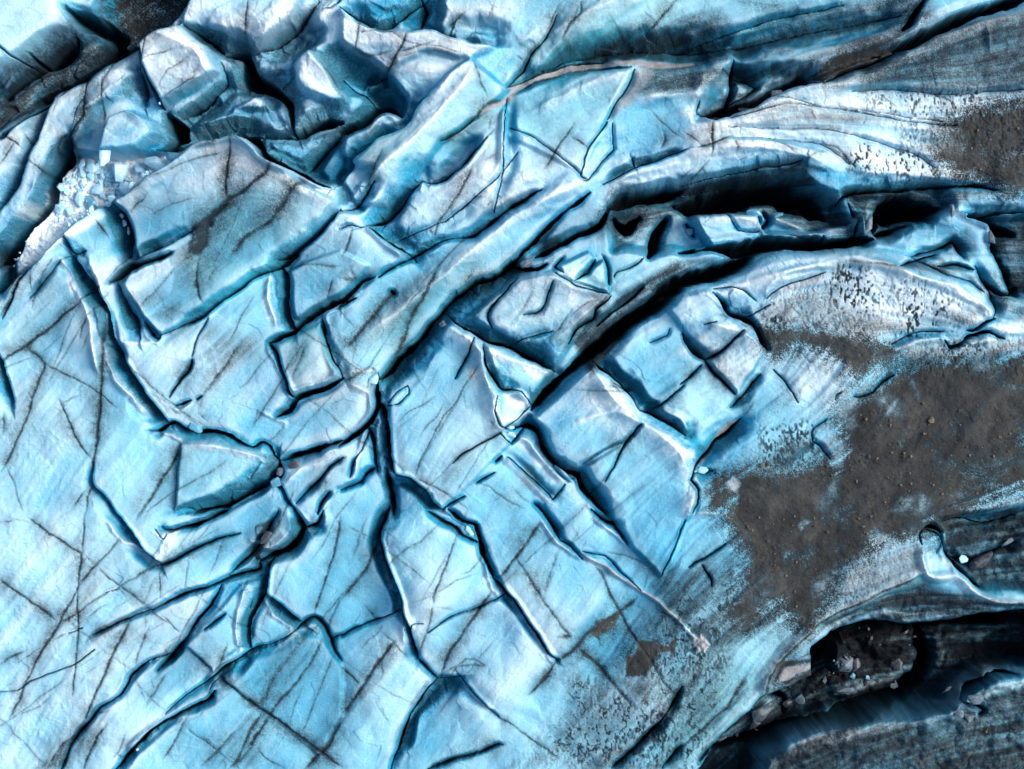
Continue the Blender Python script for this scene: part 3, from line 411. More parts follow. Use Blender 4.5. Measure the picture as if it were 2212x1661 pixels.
# channels: crust dirt mud cup aqua grey dark
AA = [
('A',"880,-200 2212,-200 2212,900 1700,1000 1200,900 700,900 400,900 -100,1500 -200,800 600,420",'crust',.55,60),
('A',"760,1200 1500,900 2000,1150 1900,1250 1400,1300 1100,1250 900,1350",'crust',.55,50),
('B',"-100,80 560,190 980,300 820,420 600,500 300,480 0,320",'crust',.65,22),
('B',"600,0 1200,0 1200,150 980,260 700,240",'crust',.45,40),
('B',"200,1400 600,1000 1050,900 1600,950 2212,750 2212,1150 1700,1200 1400,1200 900,1400 400,1600",'crust',.32,60),
('C',"0,700 600,620 1200,540 2300,560 2300,1150 1700,1150 1000,1080 700,1000 0,1050",'crust',.85,40),
('C',"1500,400 1900,150 2300,150 2300,560 1700,560",'crust',.35,60),
('F',"200,230 600,60 1000,20 1500,20 2050,360 1850,470 1350,560 700,430 500,400 540,290",'crust',.8,30),
('F',"0,250 250,350 530,600 350,880 120,700 0,600",'crust',.45,40),
('F',"560,660 900,580 1060,750 980,950 800,950 600,800",'crust',.45,40),
('F',"1360,600 1700,540 2212,400 2300,640 2000,640 1500,680",'crust',.8,22),
('E',"1650,700 1950,1050 1700,1100 1500,1000 1300,1000",'crust',.4,50),
('E',"900,150 1400,130 1700,250 1500,450 1000,460",'crust',.35,50),
('D',"500,-100 1200,0 900,500 600,100",'crust',.4,60),
('D',"800,500 1700,500 1850,900 1700,1150 1100,1000",'crust',.3,80),
('I',"1200,150 1550,150 1640,400 1400,430 1150,480 1000,560",'crust',.6,30),
('B',"600,600 1080,560 1350,130 1700,0 2600,-100 2300,80 1500,350 1080,580 1050,800 640,920 300,1150 60,1000 400,780",'aqua',.9,50),
('B',"1080,600 1450,450 1900,440 1700,800 1500,900 1100,820",'aqua',.8,40),
('A',"-100,-100 440,-50 440,100 200,350 0,420",'aqua',.9,40),
('A',"1400,1250 2212,1300 2000,1550 1300,1661 1300,1450",'aqua',.6,60),
('D',"1200,0 1900,0 1500,250 1300,350",'aqua',.7,50),
('D',"1150,1200 1780,1330 1600,1500 1150,1600",'aqua',.55,50),
('D',"1780,560 2060,420 2200,740 1920,900",'aqua',.8,20),
('E',"100,500 700,0 1100,0 1100,80 700,260 300,740",'aqua',.6,40),
('E',"900,580 1370,750 1230,950 1000,1000",'aqua',.5,40),
('E',"1400,0 1760,0 1900,100 1740,230 1450,150",'aqua',.6,30),
('F',"0,750 340,900 150,1280 0,1100",'aqua',.6,40),
('I',"-200,1700 0,900 300,850 700,700 1600,350 1700,420 1100,620 640,930 520,1230 100,1620",'aqua',.8,40),
('A',"720,-300 1240,-40 1100,120 900,240 710,210 660,60",'mud',.75,14),
('A',"-300,640 0,480 300,330 480,180 620,180 720,260 880,240 300,610 0,800 -300,980",'dirt',.75,25),
('A',"-100,400 200,430 130,500 0,600",'dirt',.6,20),
('A',"1250,1480 1340,1400 1530,1290 1550,1340 1400,1430 1310,1661 1220,1661",'dirt',.8,16),
('C',"830,470 1000,350 1230,310 1370,310 1380,345 1240,390 1000,480 890,540",'mud',.85,10),
('C',"340,660 460,620 600,560 700,540 680,600 560,640 450,720 360,720",'mud',.5,12),
('C',"340,430 560,420 900,350 1400,180 1420,200 1370,310 1000,350 700,480 330,700 120,740 320,620",'dirt',.85,22),
('C',"500,100 1050,10 1500,-100 1450,150 900,280 500,400 360,340",'dirt',.5,40),
('C',"0,210 360,200 360,330 250,430 100,360 -400,380 -400,330",'dirt',.6,35),
('C',"1100,380 1500,320 1800,160 2300,0 2300,560 1650,570 1350,540 1000,520",'dirt',.62,40),
('C',"1700,800 1900,700 2300,620 2300,1250 2000,1200 1800,1150 1650,1000",'mud',1,55),
('C',"0,1180 300,1120 760,1050 860,1190 500,1260 0,1290 -300,1330",'dirt',.75,18),
('C',"0,1260 760,1190 1040,1300 1180,1560 1060,1480 880,1480 540,1340 60,1370 -450,1600 -480,1400",'dirt',.8,25),
('C',"600,690 1000,690 1400,760 1000,850 500,830 400,780",'dirt',.3,20),
('C',"1050,1240 1720,1190 2060,1230 1760,1340 1400,1500 1280,1520 1130,1380",'dirt',.85,18),
('C',"1110,1320 1300,1320 1290,1500 1180,1560 1120,1560",'dirt',.6,12),
('C',"1990,1395 2500,1380 2500,1900 2120,1900 2040,1661 2030,1500",'dirt',.85,16),
('C',"1850,1480 1900,1661 1700,1661 1650,1620",'dirt',.4,25),
('F',"-600,780 -420,560 -300,420 0,190 400,40 -20,20 -400,250 -700,560",'dirt',.82,14),
('E',"1300,560 1620,370 1960,170 1990,190 1700,440 1480,600",'dirt',.35,16),
('F',"1380,60 1640,-20 1900,90 1700,130 1500,100",'dirt',.6,16),
('F',"520,440 700,450 900,470 1100,510 1250,550 1350,590 1390,640 1250,720 1100,780 1040,700 940,650 950,590 800,580 700,590 600,660 540,600 430,420",'mud',.85,26),
('F',"1340,830 1500,740 1700,710 2500,650 2500,1480 2212,1500 1900,1600 1700,1800 300,1800 330,1480 420,1400 560,1390 700,1400 880,1350 900,1250 1000,1390 1060,1200 1030,1080 990,990 1100,930 1250,890",'mud',1,48),
('F',"540,340 700,260 1000,170 1000,330 1300,400 1500,440 1900,360 1850,470 1550,470 1350,560 1200,510 600,440",'dirt',.4,30),
('F',"1880,150 2060,240 2212,240 2212,420 2050,400 1980,260",'dirt',.55,25),
('F',"1440,640 2212,560 2212,760 1440,760",'dirt',.5,30),
('F',"500,1320 640,1180 860,1180 900,1400 500,1420",'dirt',.5,30),
('F',"340,1380 480,1330 560,1400 340,1500",'dirt',.4,20),
('F',"200,1380 330,1480 360,1661 150,1661",'mud',.7,20),
('I',"330,-80 1620,-80 1500,90 1250,130 1180,320 1000,440 920,640 800,740 740,730 640,560 560,600 500,700 380,760 300,640 380,420 350,250 360,120",'mud',.95,55),
('I',"-150,780 -60,560 120,520 290,640 330,300 620,300 620,700 400,800 250,900 60,900",'dirt',.6,35),
('I',"1150,140 1560,150 1540,420 1200,560 1000,600 950,420",'dirt',.3,40),
('I',"900,720 1300,540 1550,470 1900,560 2500,640 2500,700 1500,760 1050,790",'dirt',1.0,26),
('I',"860,880 1000,790 1200,750 1500,750 1800,730 2500,660 2500,1050 2000,1080 1850,1170 1750,1260 1500,1320 1200,1330 1000,1360 800,1420 700,1480 550,1600 400,1900 -100,1900 200,1610 330,1450 480,1330 540,1230 700,1160 880,1060",'dirt',1,34),
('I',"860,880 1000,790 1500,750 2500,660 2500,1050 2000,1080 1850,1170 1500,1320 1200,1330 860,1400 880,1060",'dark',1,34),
('I',"1680,50 2500,-80 2500,480 2212,520 1950,500 1850,410 1720,300",'dirt',.8,20),
('I',"500,1900 560,1600 720,1460 900,1400 1200,1350 1750,1300 1900,1160 2500,1040 2500,1900",'dirt',.62,40),
('I',"1250,1400 2212,1250 2500,1900 1400,1900",'mud',.25,60),
('I',"560,1130 620,960 840,940 880,1060 600,1210",'mud',.6,10),
('I',"1650,640 1680,620",'dirt',0,10),
('H',"1940,820 2100,860 2180,790 2160,900 2050,900 1960,1050 1840,1060 1840,930 1900,920",'mud',1,7),
('H',"1650,700 1800,640 1780,760 1600,820",'mud',.7,8),
('H',"1750,1050 1950,1060 2212,900 2212,1200 1950,1250",'dirt',.5,30),
('H',"1480,1050 1720,1040 1900,1250 2212,1100 2400,1661 1000,1680 1250,1560 1400,1500 1500,1300",'dirt',.22,30),
('H',"1480,1050 1720,1040 1900,1250 2212,1100 2400,1661 1000,1680 1250,1560 1400,1500 1500,1300",'cup',.8,40),
('H',"2000,650 2500,700 2500,1100 2100,1250 1900,1000",'cup',.7,40),
('F',"500,290 700,200 1000,60 1600,150 2050,370 1850,480 1350,570 900,480 540,430",'cup',1,25),
('F',"500,1100 880,1050 900,1400 500,1420",'cup',.8,30),
('F',"1340,600 2300,500 2300,850 1340,760",'cup',.9,30),
('C',"1080,960 1180,890 1500,980 1780,1150 1400,1140 1060,1100",'cup',1,22),
('C',"1200,560 2300,500 2300,1100 1700,1050 1400,850",'cup',.8,60),
('I',"950,150 1560,130 1560,420 950,650",'cup',.6,40),
('B',"1080,560 1200,505 1330,455 1450,410 1560,385 1700,385 1850,375 1960,375 2300,380 2300,410 2010,440 1900,415 1640,425 1480,445 1400,475 1250,515 1140,565",'grey',1,5),
('B',"1150,570 1110,640 1040,680 950,725 900,755 920,715 1040,650 1090,600 1110,565",'grey',1,4),
('B',"2010,430 2020,500 1960,580 1850,690 1720,785 1800,650 1870,560 1920,440",'grey',.75,9),
('F',"530,270 620,225 700,190 880,120 900,150 800,200 640,250",'grey',.6,5),
('F',"370,1060 330,1130 220,1190 180,1240 240,1130 320,1070",'grey',.8,4),
('F',"200,1270 150,1330 80,1370 150,1290",'grey',.7,4),
('I',"620,1060 660,1000 830,985 820,1020 740,1050 680,1100 630,1090",'grey',1.2,5),
('I',"80,800 130,790 170,850 130,900 80,870",'grey',1.2,8),
('H',"1560,260 1700,340 1900,470 2060,560 2212,690 2212,720 2050,590 1880,490 1690,370 1560,300",'grey',.6,4),
('F',"280,1480 320,1430 380,1470 360,1520 290,1530",'grey',.7,8),
]
ZZ += [
('A',"900,260 1180,165 1330,300 1430,470 1335,520 1070,690 1020,600 940,430",.8,8),('A',"1180,160 1260,-60 1980,-60 1900,150 1650,300 1560,210 1420,190",.5,9),
('A',"1890,420 2010,330 2212,560 2260,660 2212,690 2050,640 1960,600",.8,14),('A',"720,1290 1200,1010 1300,930 1580,905 1760,1050 1930,1180 2200,1330 2040,1520 1800,1680 1560,1860 1350,2020 1200,2100 1050,2180 930,2060 800,1840 870,1660 840,1480 790,1380",.6,9),
('A',"1700,885 1900,880 2160,840 2080,960 1960,1080 1720,1000",.5,8),('A',"1500,690 1700,590 1740,640 1740,700 1600,700",.5,9),('A',"1160,830 1380,760 1500,700 1560,740 1300,830 1190,880",.4,14),
('B',"0,90 270,220 400,215 560,200 700,260 980,320 830,400 560,350 300,470 190,400 0,310",.5,12),('B',"500,650 840,400 1080,580 900,760 640,940 300,1330 100,1330 20,1180 80,1060 240,890 450,790",.5,8),
('B',"1080,620 1450,460 1880,440 1700,800 1560,1130 1050,860",.25,8),('E',"1150,140 1380,110 1500,190 1740,240 1560,450 1380,740 1280,680 1000,470 820,400",.8,12),
('E',"750,410 900,560 1000,820 1020,1080 1100,1200 860,1450 650,1640 560,1500 340,1410 300,1080 310,850 560,540",.35,9),('E',"930,570 1170,660 1370,740 1230,950 1100,860 1020,850",.6,8),
('E',"1630,690 1790,820 1930,1070 1840,1190 1520,1360 1400,1300 1290,1090 1250,1050",.7,10),('E',"1950,1080 2120,1140 2300,1300 2330,1480 2330,1560 2212,1760 2150,1960 2070,2070 1870,1870 1780,1740 1700,1560 1560,1370 1840,1200",.5,10),
('F',"0,250 150,230 260,350 380,470 300,560 140,660 20,500 -100,350",.5,8),('F',"390,480 530,600 350,890 150,680",.4,7),('E',"1410,60 1600,-30 1640,20 1500,170 1390,110",.6,7),('E',"1600,90 1700,20 1740,180 1740,230 1510,160",.6,6),
('D',"1870,90 2212,-40 2400,60 2212,280 1960,430 1900,480 1850,320",.35,7),('D',"1790,570 2080,430 2200,760 1920,910 1850,780",.25,6),('D',"1180,1215 1400,1200 1690,1270 1780,1340 1600,1500 1300,1580 1130,1640",.45,9),
('G',"1560,470 1690,440 1640,640 1530,880 1380,1020 1200,860 1430,620",.3,7),('G',"1430,1040 1600,920 1900,760 2090,840 2212,1000 2212,1340 2060,1560 1450,1090",.3,9),('I',"1050,880 1120,860 1190,1060 1130,1090 1040,1070",1.4,8),
]
RR += [('X',"1530,250 1700,190 1900,120 2100,60 2230,40",75,1.1),('X',"1315,365 1450,330 1600,322 1720,335 1800,370",36,.7),('X',"1540,640 1700,585 1850,560 2000,605 2140,680",105,1.5),
('X',"800,720 950,600 1100,480 1250,400 1290,385",42,.8),('X',"770,420 900,300 1000,190 1040,120",60,1.1),('X',"280,420 360,350 440,318 520,306 640,380 735,435",46,.8),('X',"1060,620 1180,600 1300,640",50,.6),
('X',"960,700 1040,760 1075,880 1100,960",46,.7),('X',"1275,790 1330,870 1385,912",40,.7),('X',"1395,915 1465,980 1500,1060 1480,1130",50,.7),('X',"1110,175 1180,80 1290,20 1420,-30",60,1.0),('X',"1380,215 1500,200 1520,150",30,.6),
('X',"1150,240 1250,190 1370,155",40,.6),('X',"1500,690 1600,720 1650,760",40,.6),('X',"330,75 420,110 470,190",36,.5),('X',"160,250 260,180 330,130",40,.7),('X',"20,560 90,420 140,330 190,250",34,.7),
('I',"1000,1150 1250,1180 1500,1130",60,.7),('I',"1200,880 1450,900 1600,1000",60,.8),('I',"560,1600 760,1480 1000,1430 1300,1430",70,.7)]
KK += [('X',"1170,150 1290,105 1450,98 1600,92 1750,62 1950,28",2,75,65,1.9),('X',"1560,150 1640,180 1560,235",2,50,50,1.2),('X',"1120,330 1060,400 960,480 840,520",1.5,60,50,.9),('X',"60,640 130,560 180,540",1.5,25,25,.6)]
AA += [('F',"1240,920 1330,890 1450,960 1440,1060 1330,1040",'bare',.7,18),('F',"900,1180 960,1100 1060,1220 1040,1360 980,1370 920,1260",'bare',.75,16),('F',"950,1440 1010,1430 1000,1560 900,1661 850,1640",'bare',.8,16),('F',"1330,1661 1420,1560 1560,1540 1620,1600 1560,1661",'bare',.75,18),
('F',"280,1470 330,1420 385,1480 340,1540",'bare',.9,8),('F',"980,1000 1040,900 1180,800 1260,720 1300,760 1150,900 1120,1010 1140,1120 1060,1130",'bare',.7,16),('I',"745,80 790,30 840,60 770,120",'bare',.8,8),('I',"1180,150 1250,100 1340,150 1250,200",'bare',.75,12),
('I',"830,440 930,380 960,420 900,540 840,540",'bare',.7,14),('I',"1000,480 1060,330 1180,280 1160,400 1080,520",'bare',.6,18),('I',"640,250 540,330 600,560 500,600 380,520 420,400",'bare',.35,30),('F',"480,1380 640,1370 640,1500 540,1520",'bare',.45,25),
('F',"1460,800 1500,760 1560,900 1540,960",'bare',.5,10),('F',"1900,640 2000,620 2080,760 1900,760",'bare',.6,22),('C',"1660,830 1800,790 1850,900 1750,1000 1650,940",'bare',.5,20),
('H',"1480,1050 1720,1040 1900,1200 2300,900 2500,1200 2300,1661 1300,1661 1450,1350",'crk',.85,40),('H',"1900,760 2212,640 2500,700 2400,1000 2100,1050 1950,950",'crk',.9,30),('I',"-150,500 100,450 330,600 260,800 0,900 -200,800",'crk',.9,30),('H',"1560,880 1640,760 1800,660 1850,720 1700,860",'crk',.7,16),
('I',"240,330 330,280 400,700 280,800 180,700",'crk',.7,25),('I',"75,810 120,780 175,850 140,905 85,880",'snow',.9,5),('I',"0,705 40,740 90,800 70,810 0,740",'snow',.7,4)]
AA += [('X',"1200,140 1300,95 1450,85 1620,80 1760,45 2000,-10 2000,40 1750,90 1600,115 1450,125 1300,130",'dirt',.55,22),
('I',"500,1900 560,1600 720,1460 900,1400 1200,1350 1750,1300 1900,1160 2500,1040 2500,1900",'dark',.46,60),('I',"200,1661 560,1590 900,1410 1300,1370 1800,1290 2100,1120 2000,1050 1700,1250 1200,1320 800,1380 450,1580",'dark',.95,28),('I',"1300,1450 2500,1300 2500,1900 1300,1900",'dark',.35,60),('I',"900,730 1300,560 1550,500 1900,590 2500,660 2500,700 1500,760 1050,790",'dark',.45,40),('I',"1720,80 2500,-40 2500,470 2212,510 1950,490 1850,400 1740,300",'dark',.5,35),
('G',"-300,-300 500,-200 900,500 1100,1000 700,1800 -300,1800",'crust',.30,120),('H',"300,600 1300,500 1300,1100 700,1400 200,1300",'crust',.2,90),('D',"-100,600 600,500 700,1500 -100,1700",'crust',.2,90),('H',"1700,950 1900,620 2200,540 2500,500 2500,1800 1500,1800 1950,1200",'dirt',.34,60),('I',"-300,250 0,380 300,230 640,560 300,860 -100,900",'dirt',.5,40),('H',"1500,1000 1760,1040 1900,1250 1700,1500 1400,1500",'dirt',.3,50),('A',"900,260 1180,165 1330,300 1430,470 1335,520 1070,690 1020,600 940,430",'crust',.85,9),('A',"1180,140 1260,-60 1980,-60 1880,150 1650,260 1560,190 1420,170",'crust',.75,9),('A',"1900,440 2010,335 2150,480 2260,640 2100,620 1980,560",'crust',1,9),
('A',"1300,930 1580,905 1760,1050 1930,1180 2100,1290 1900,1230 1700,1110 1520,1000 1300,990",'crust',1,10),('A',"740,1290 1200,1020 1500,1000 1400,1150 1000,1350 850,1400",'crust',.5,30),('B',"-60,100 270,220 400,215 560,200 700,260 980,320 830,400 560,350 300,470 190,400 0,310",'crust',.9,10),
('A',"1510,690 1700,600 1730,640 1730,690",'crust',1,7),('A',"620,1330 560,1400 420,1520 250,1640 400,1560 560,1480 660,1380",'crust',.9,9),('A',"560,520 740,420 900,430 880,560 780,600 640,620",'crust',.7,22),('A',"300,690 200,760 60,870 0,960 60,940 200,850",'crust',.8,10),
('A',"440,800 340,700 300,900 200,1080 300,1040 400,900",'crust',.7,16),('E',"1400,150 1500,190 1730,250 1560,420 1480,330",'crust',.95,14),('E',"1160,650 1370,745 1250,800 1180,740",'crust',.9,10),('E',"1620,700 1760,830 1900,1040 1700,1000 1500,940 1550,800",'crust',.75,25),
('E',"900,690 1000,850 1020,1080 960,1060 900,880 820,760",'crust',.8,14),('E',"1060,870 1160,880 1220,950 1130,1000 1060,960",'crust',.9,9),('E',"1070,1300 1200,1440 1380,1600 1300,1600 1160,1450",'crust',.9,9),('E',"1100,1190 1250,1200 1440,1460 1380,1480 1240,1320",'crust',.6,9),
('F',"0,1240 70,1260 90,1360 100,1470 60,1600 0,1661 0,1500 30,1400",'crust',.9,9),('C',"180,900 560,920 850,990 820,1000 500,990 180,1010",'crust',1,9),('D',"380,20 460,110 530,260 610,420 630,600 640,760 590,600 540,400 440,200",'crust',.9,9),
('D',"700,680 860,880 970,1030 930,1010 800,870",'crust',.9,7),('D',"1740,120 1760,260 1790,470 1730,400 1700,300",'crust',.8,8),('G',"1600,480 1650,480 1560,700 1570,880 1530,780 1550,600",'crust',.9,6),('D',"0,300 300,0 400,60 330,240 150,420 0,560",'crust',.35,60),
('B',"1500,360 1800,180 2100,100 2450,60 2500,200 2300,330 2000,370 1700,350",'dirt',.5,35),('C',"0,350 330,440 350,560 100,640 -300,600 -250,420",'dirt',.5,22),('B',"1240,330 1500,200 1560,350 1250,470 1100,540",'dirt',.35,22),
('A',"1195,155 1420,200 1560,270 1640,330 1440,345 1300,270",'blue',.85,12),('A',"1660,340 1900,190 2030,220 2020,320 1900,400 1900,520 1960,640 1900,860 1880,720 1800,560 1700,450",'blue',.8,22),
('A',"2080,320 2212,300 2212,590",'blue',.85,12),('A',"1150,760 1450,740 1520,690 1700,690 1760,600 1880,860 1400,905 1180,900",'blue',.85,16),('A',"1400,540 1560,560 1480,680 1200,760 1200,730",'blue',.5,20),
('A',"1460,330 1600,320 1720,420 1880,640 1900,860 1860,760 1700,620 1560,560 1480,440",'blue',.8,14),('A',"1920,700 2212,660 2212,780 2080,790 1910,860",'blue',.85,20),
('A',"880,400 960,560 1050,700 1040,800 960,700 760,640 640,800 520,960 460,1000 560,700 700,620",'blue',.7,22),('A',"460,870 400,1000 330,1130 280,1300 190,1420 240,1200 330,900",'blue',.8,16),
('A',"720,1290 800,1380 828,1490 815,1640 700,1500 660,1330",'blue',.75,12),('A',"-100,1500 100,1280 300,1260 200,1420 60,1600 -50,1700",'blue',.6,25),('A',"-50,1400 60,1200 180,950 240,860 200,1000 120,1150 50,1300",'blue',.75,16),
('A',"1700,900 1720,880 1900,900 2160,840 2212,880 1990,1080 1960,1120 1720,1010",'blue',.65,14),('A',"410,1530 480,1560 560,1661 470,1661",'blue',.7,10),('A',"2000,1120 2212,1000 2212,1200 2150,1220",'blue',.6,16),
('B',"0,320 180,400 280,480 170,560 0,480",'blue',.9,8),('B',"160,560 290,470 420,640 390,740 230,680",'blue',.95,8),('B',"0,760 100,740 240,660 300,690 120,800 0,850",'blue',.9,14),
('B',"30,30 420,-30 560,-20 400,110 270,200 120,130",'blue',.7,20),('B',"380,130 540,30 640,0 700,60 640,190 500,185",'blue',.9,16),('B',"640,210 720,140 850,220 900,130 1040,240 980,295 800,270",'blue',.7,18),
('B',"0,1050 80,1080 20,1180 0,1200",'blue',.8,8),('B',"0,1200 60,1200 200,1180 120,1340 0,1330",'blue',.6,16),('B',"190,1480 500,1500 700,1540 460,1650 420,1661",'blue',.6,20),('B',"1900,1060 1890,1010 2000,980 2212,970 2212,1000 1950,1080",'blue',.8,7),
('B',"950,1440 1060,1370 1200,1290 1300,1235 1180,1330 1040,1420 860,1510",'blue',.75,7),('B',"330,1420 480,1250 600,1190 760,1110 850,1000 800,1100 560,1200 380,1400",'blue',.6,16),
('B',"1560,340 2000,190 2212,160 2300,300 2000,370 1800,360",'blue',.65,30),('C',"-100,310 150,240 360,200 300,300 0,360",'blue',.6,25),('C',"-100,1150 200,1060 600,1000 800,1010 1000,1100 1500,1160 1700,1190 1300,1220 1050,1260 700,1160 300,1120",'blue',.7,25),
('C',"1350,1540 1700,1400 1950,1480 2030,1600 1850,1640 1600,1500",'blue',.5,20),('C',"1850,1300 2250,1230 2250,1370 1900,1380",'blue',.35,25),
('D',"440,0 560,150 640,250 720,400 730,520 670,560 620,400 540,250 470,130",'blue',.9,8),('D',"690,560 790,650 900,810 1080,1085 980,1050 860,880 730,680",'blue',.65,12),('D',"500,-40 560,0 640,220 600,170",'blue',.7,8),
('D',"740,180 860,340 905,520 820,450 770,330",'blue',.8,7),('D',"710,170 830,50 1100,-30 980,60 850,110 780,170",'blue',.8,8),('D',"1760,60 1850,80 1860,310 1890,470 1820,430 1790,250",'blue',.85,8),
('D',"2110,400 2212,330 2212,720 2150,600",'blue',.5,12),('D',"1780,1320 1730,1480 1540,1590 1250,1661 1100,1661 1350,1560 1560,1440 1700,1300",'blue',.8,16),('D',"-20,650 20,700 80,930 -20,800",'blue',.7,12),
('D',"1960,1100 2212,900 2212,1000",'blue',.15,12),('E',"655,340 720,230 900,150 1140,100 1000,220 860,400 740,400",'blue',.9,18),('E',"770,430 960,550 1180,650 1370,750 1400,690 1200,600 1000,480",'blue',.75,14),
('E',"1100,590 1360,520 1440,570 1400,700 1300,690",'blue',.6,20),('E',"300,790 380,660 560,470 700,400 640,600 420,800 300,1000",'blue',.5,30),('E',"640,560 900,900 960,1060 700,1000 560,800",'blue',.12,40),
('E',"1620,680 1800,720 1960,860 2060,960 2212,1080 2212,1150 2000,1010 1900,900 1760,790",'blue',.85,14),('E',"1260,1110 1370,1260 1500,1380 1600,1440 1700,1661 1560,1500 1450,1400 1310,1260",'blue',.85,12),
('E',"170,1050 240,1060 300,1200 330,1380 240,1410",'blue',.85,6),('E',"930,690 1060,700 1120,860 1040,850 980,780",'blue',.35,14),('E',"1180,860 1360,780 1240,960",'blue',.5,12),('E',"340,1420 540,1510 650,1640 520,1661 420,1560",'blue',.6,16),
('E',"0,300 150,180 230,150 150,250 0,400",'blue',.6,12),('E',"330,80 480,-10 640,-20 400,60",'blue',.7,8),('E',"0,0 0,0 0,0",'blue',0,5),('F',"0,1060 60,1100 140,1260 60,1230 0,1180",'blue',.8,12),
('F',"370,1050 500,1000 480,1130 330,1280 200,1260",'blue',.6,20),('F',"0,480 80,540 200,640 130,670 40,590",'blue',.7,12),('F',"300,350 420,330 460,420 330,390",'blue',.7,10),('F',"210,200 300,200 400,310 300,330",'blue',.35,14),
('G',"700,-40 800,60 960,270 1040,320 930,270 800,130",'blue',.75,8),('G',"1840,0 1950,90 1900,200 1860,120",'blue',.7,10),('G',"1730,300 1960,120 2100,60 2100,110 1900,250 1760,340",'blue',.75,14),('G',"1700,310 1760,300 1720,520 1640,650 1620,880 1550,860 1570,680 1680,500",'blue',.7,7),
('G',"1720,540 1950,730 1900,760 1780,660",'blue',.75,8),('G',"1430,1020 1620,890 1850,820 1560,960 1480,1080",'blue',.7,16),('G',"1370,1160 1380,1200 1200,1310 1000,1420 900,1530 820,1661 760,1661 860,1530 1080,1350",'blue',.7,9),
('G',"1470,440 1650,410 1650,500 1500,540 1380,620",'blue',.45,18),('G',"1300,740 1450,650 1440,690 1360,740",'blue',.5,8),('H',"210,240 280,320 400,650 460,830 400,740 330,560 230,350",'blue',.75,9),('H',"0,0 0,0 0,0",'blue',0,5),
('H',"620,1100 780,1075 900,1220 700,1160 560,1300 440,1400",'blue',.8,20),('H',"880,60 960,250 1000,430 930,330",'blue',.7,8),('H',"550,-30 740,90 880,190 760,150",'blue',.7,8),('H',"1080,540 1220,740 1400,960 1350,930 1200,750",'blue',.3,10),
('H',"1320,0 1420,120 1540,250 1450,200",'blue',.7,8),('H',"1600,-30 1760,30 1870,200 1790,120",'blue',.8,8),('H',"330,0 420,-20 300,200 270,120",'blue',.6,10),('H',"1380,260 1480,300 1250,600 1200,540",'blue',.12,20),
('I',"540,640 1200,460 1500,420 900,680 700,800",'aqua',.3,30),('I',"1560,110 1680,180 1640,250 1540,200",'blue',.4,8),
('D',"860,260 1000,220 1300,350 1250,450 950,430",'dirt',.34,35),('D',"1350,450 1700,480 1720,650 1500,700 1300,650",'dirt',.24,45),('D',"1180,-50 1500,-50 1350,200 1290,300 1150,200",'dirt',.36,35),
('E',"330,230 560,100 620,120 480,480 340,640 270,500",'dirt',.30,25),('E',"0,60 260,90 200,170 0,200",'dirt',.3,20),('A',"1250,1350 1500,1200 1650,1260 1450,1500 1300,1661 1200,1661",'dirt',.36,30),
('A',"1750,1300 1900,1220 1850,1450 1650,1560 1550,1500",'dirt',.28,30),('G',"1850,800 2080,820 1900,1100 1700,1300 1600,1100",'dirt',.24,40),('G',"1450,1480 1600,1250 1760,1330 1640,1661 1350,1661",'dirt',.28,40),
('G',"250,1661 480,1420 600,1350 560,1500 420,1661",'dirt',.45,22),('G',"560,260 700,400 600,640 350,780 400,600 520,480",'dirt',.18,35),('E',"1180,1330 1300,1430 1290,1520 1200,1450",'dirt',.3,14),('E',"520,1300 900,1250 850,1500 600,1500",'dirt',.16,40),
('G',"1650,90 1760,50 1780,110 1700,200 1650,180",'dirt',.8,6),('D',"1880,560 2000,520 1960,760 1880,800",'dirt',.3,20),('E',"1100,1480 1100,1480 1100,1480",'dirt',0,5),('C',"400,0 1000,0 1450,0 1450,100 700,130",'dirt',.35,40),
('A',"240,1300 300,1150 450,1010 640,1000 980,1000 1180,970 1180,1020 800,1250 700,1280 620,1320 480,1430 240,1661 60,1750 60,1640 200,1450",'snow',.9,10),
('A',"60,1330 140,1250 220,1320 200,1400 100,1400",'snow',.4,20),('D',"-60,-60 250,-40 100,100 0,240 -60,240",'dirt',.55,20),
('G',"980,120 1090,130 1170,110 1160,200 1060,300 1020,310 1060,180",'snow',.55,7),('G',"690,510 770,485 750,515 700,525",'snow',.7,4),('G',"400,770 500,745 500,765 430,780",'snow',.6,4),
]
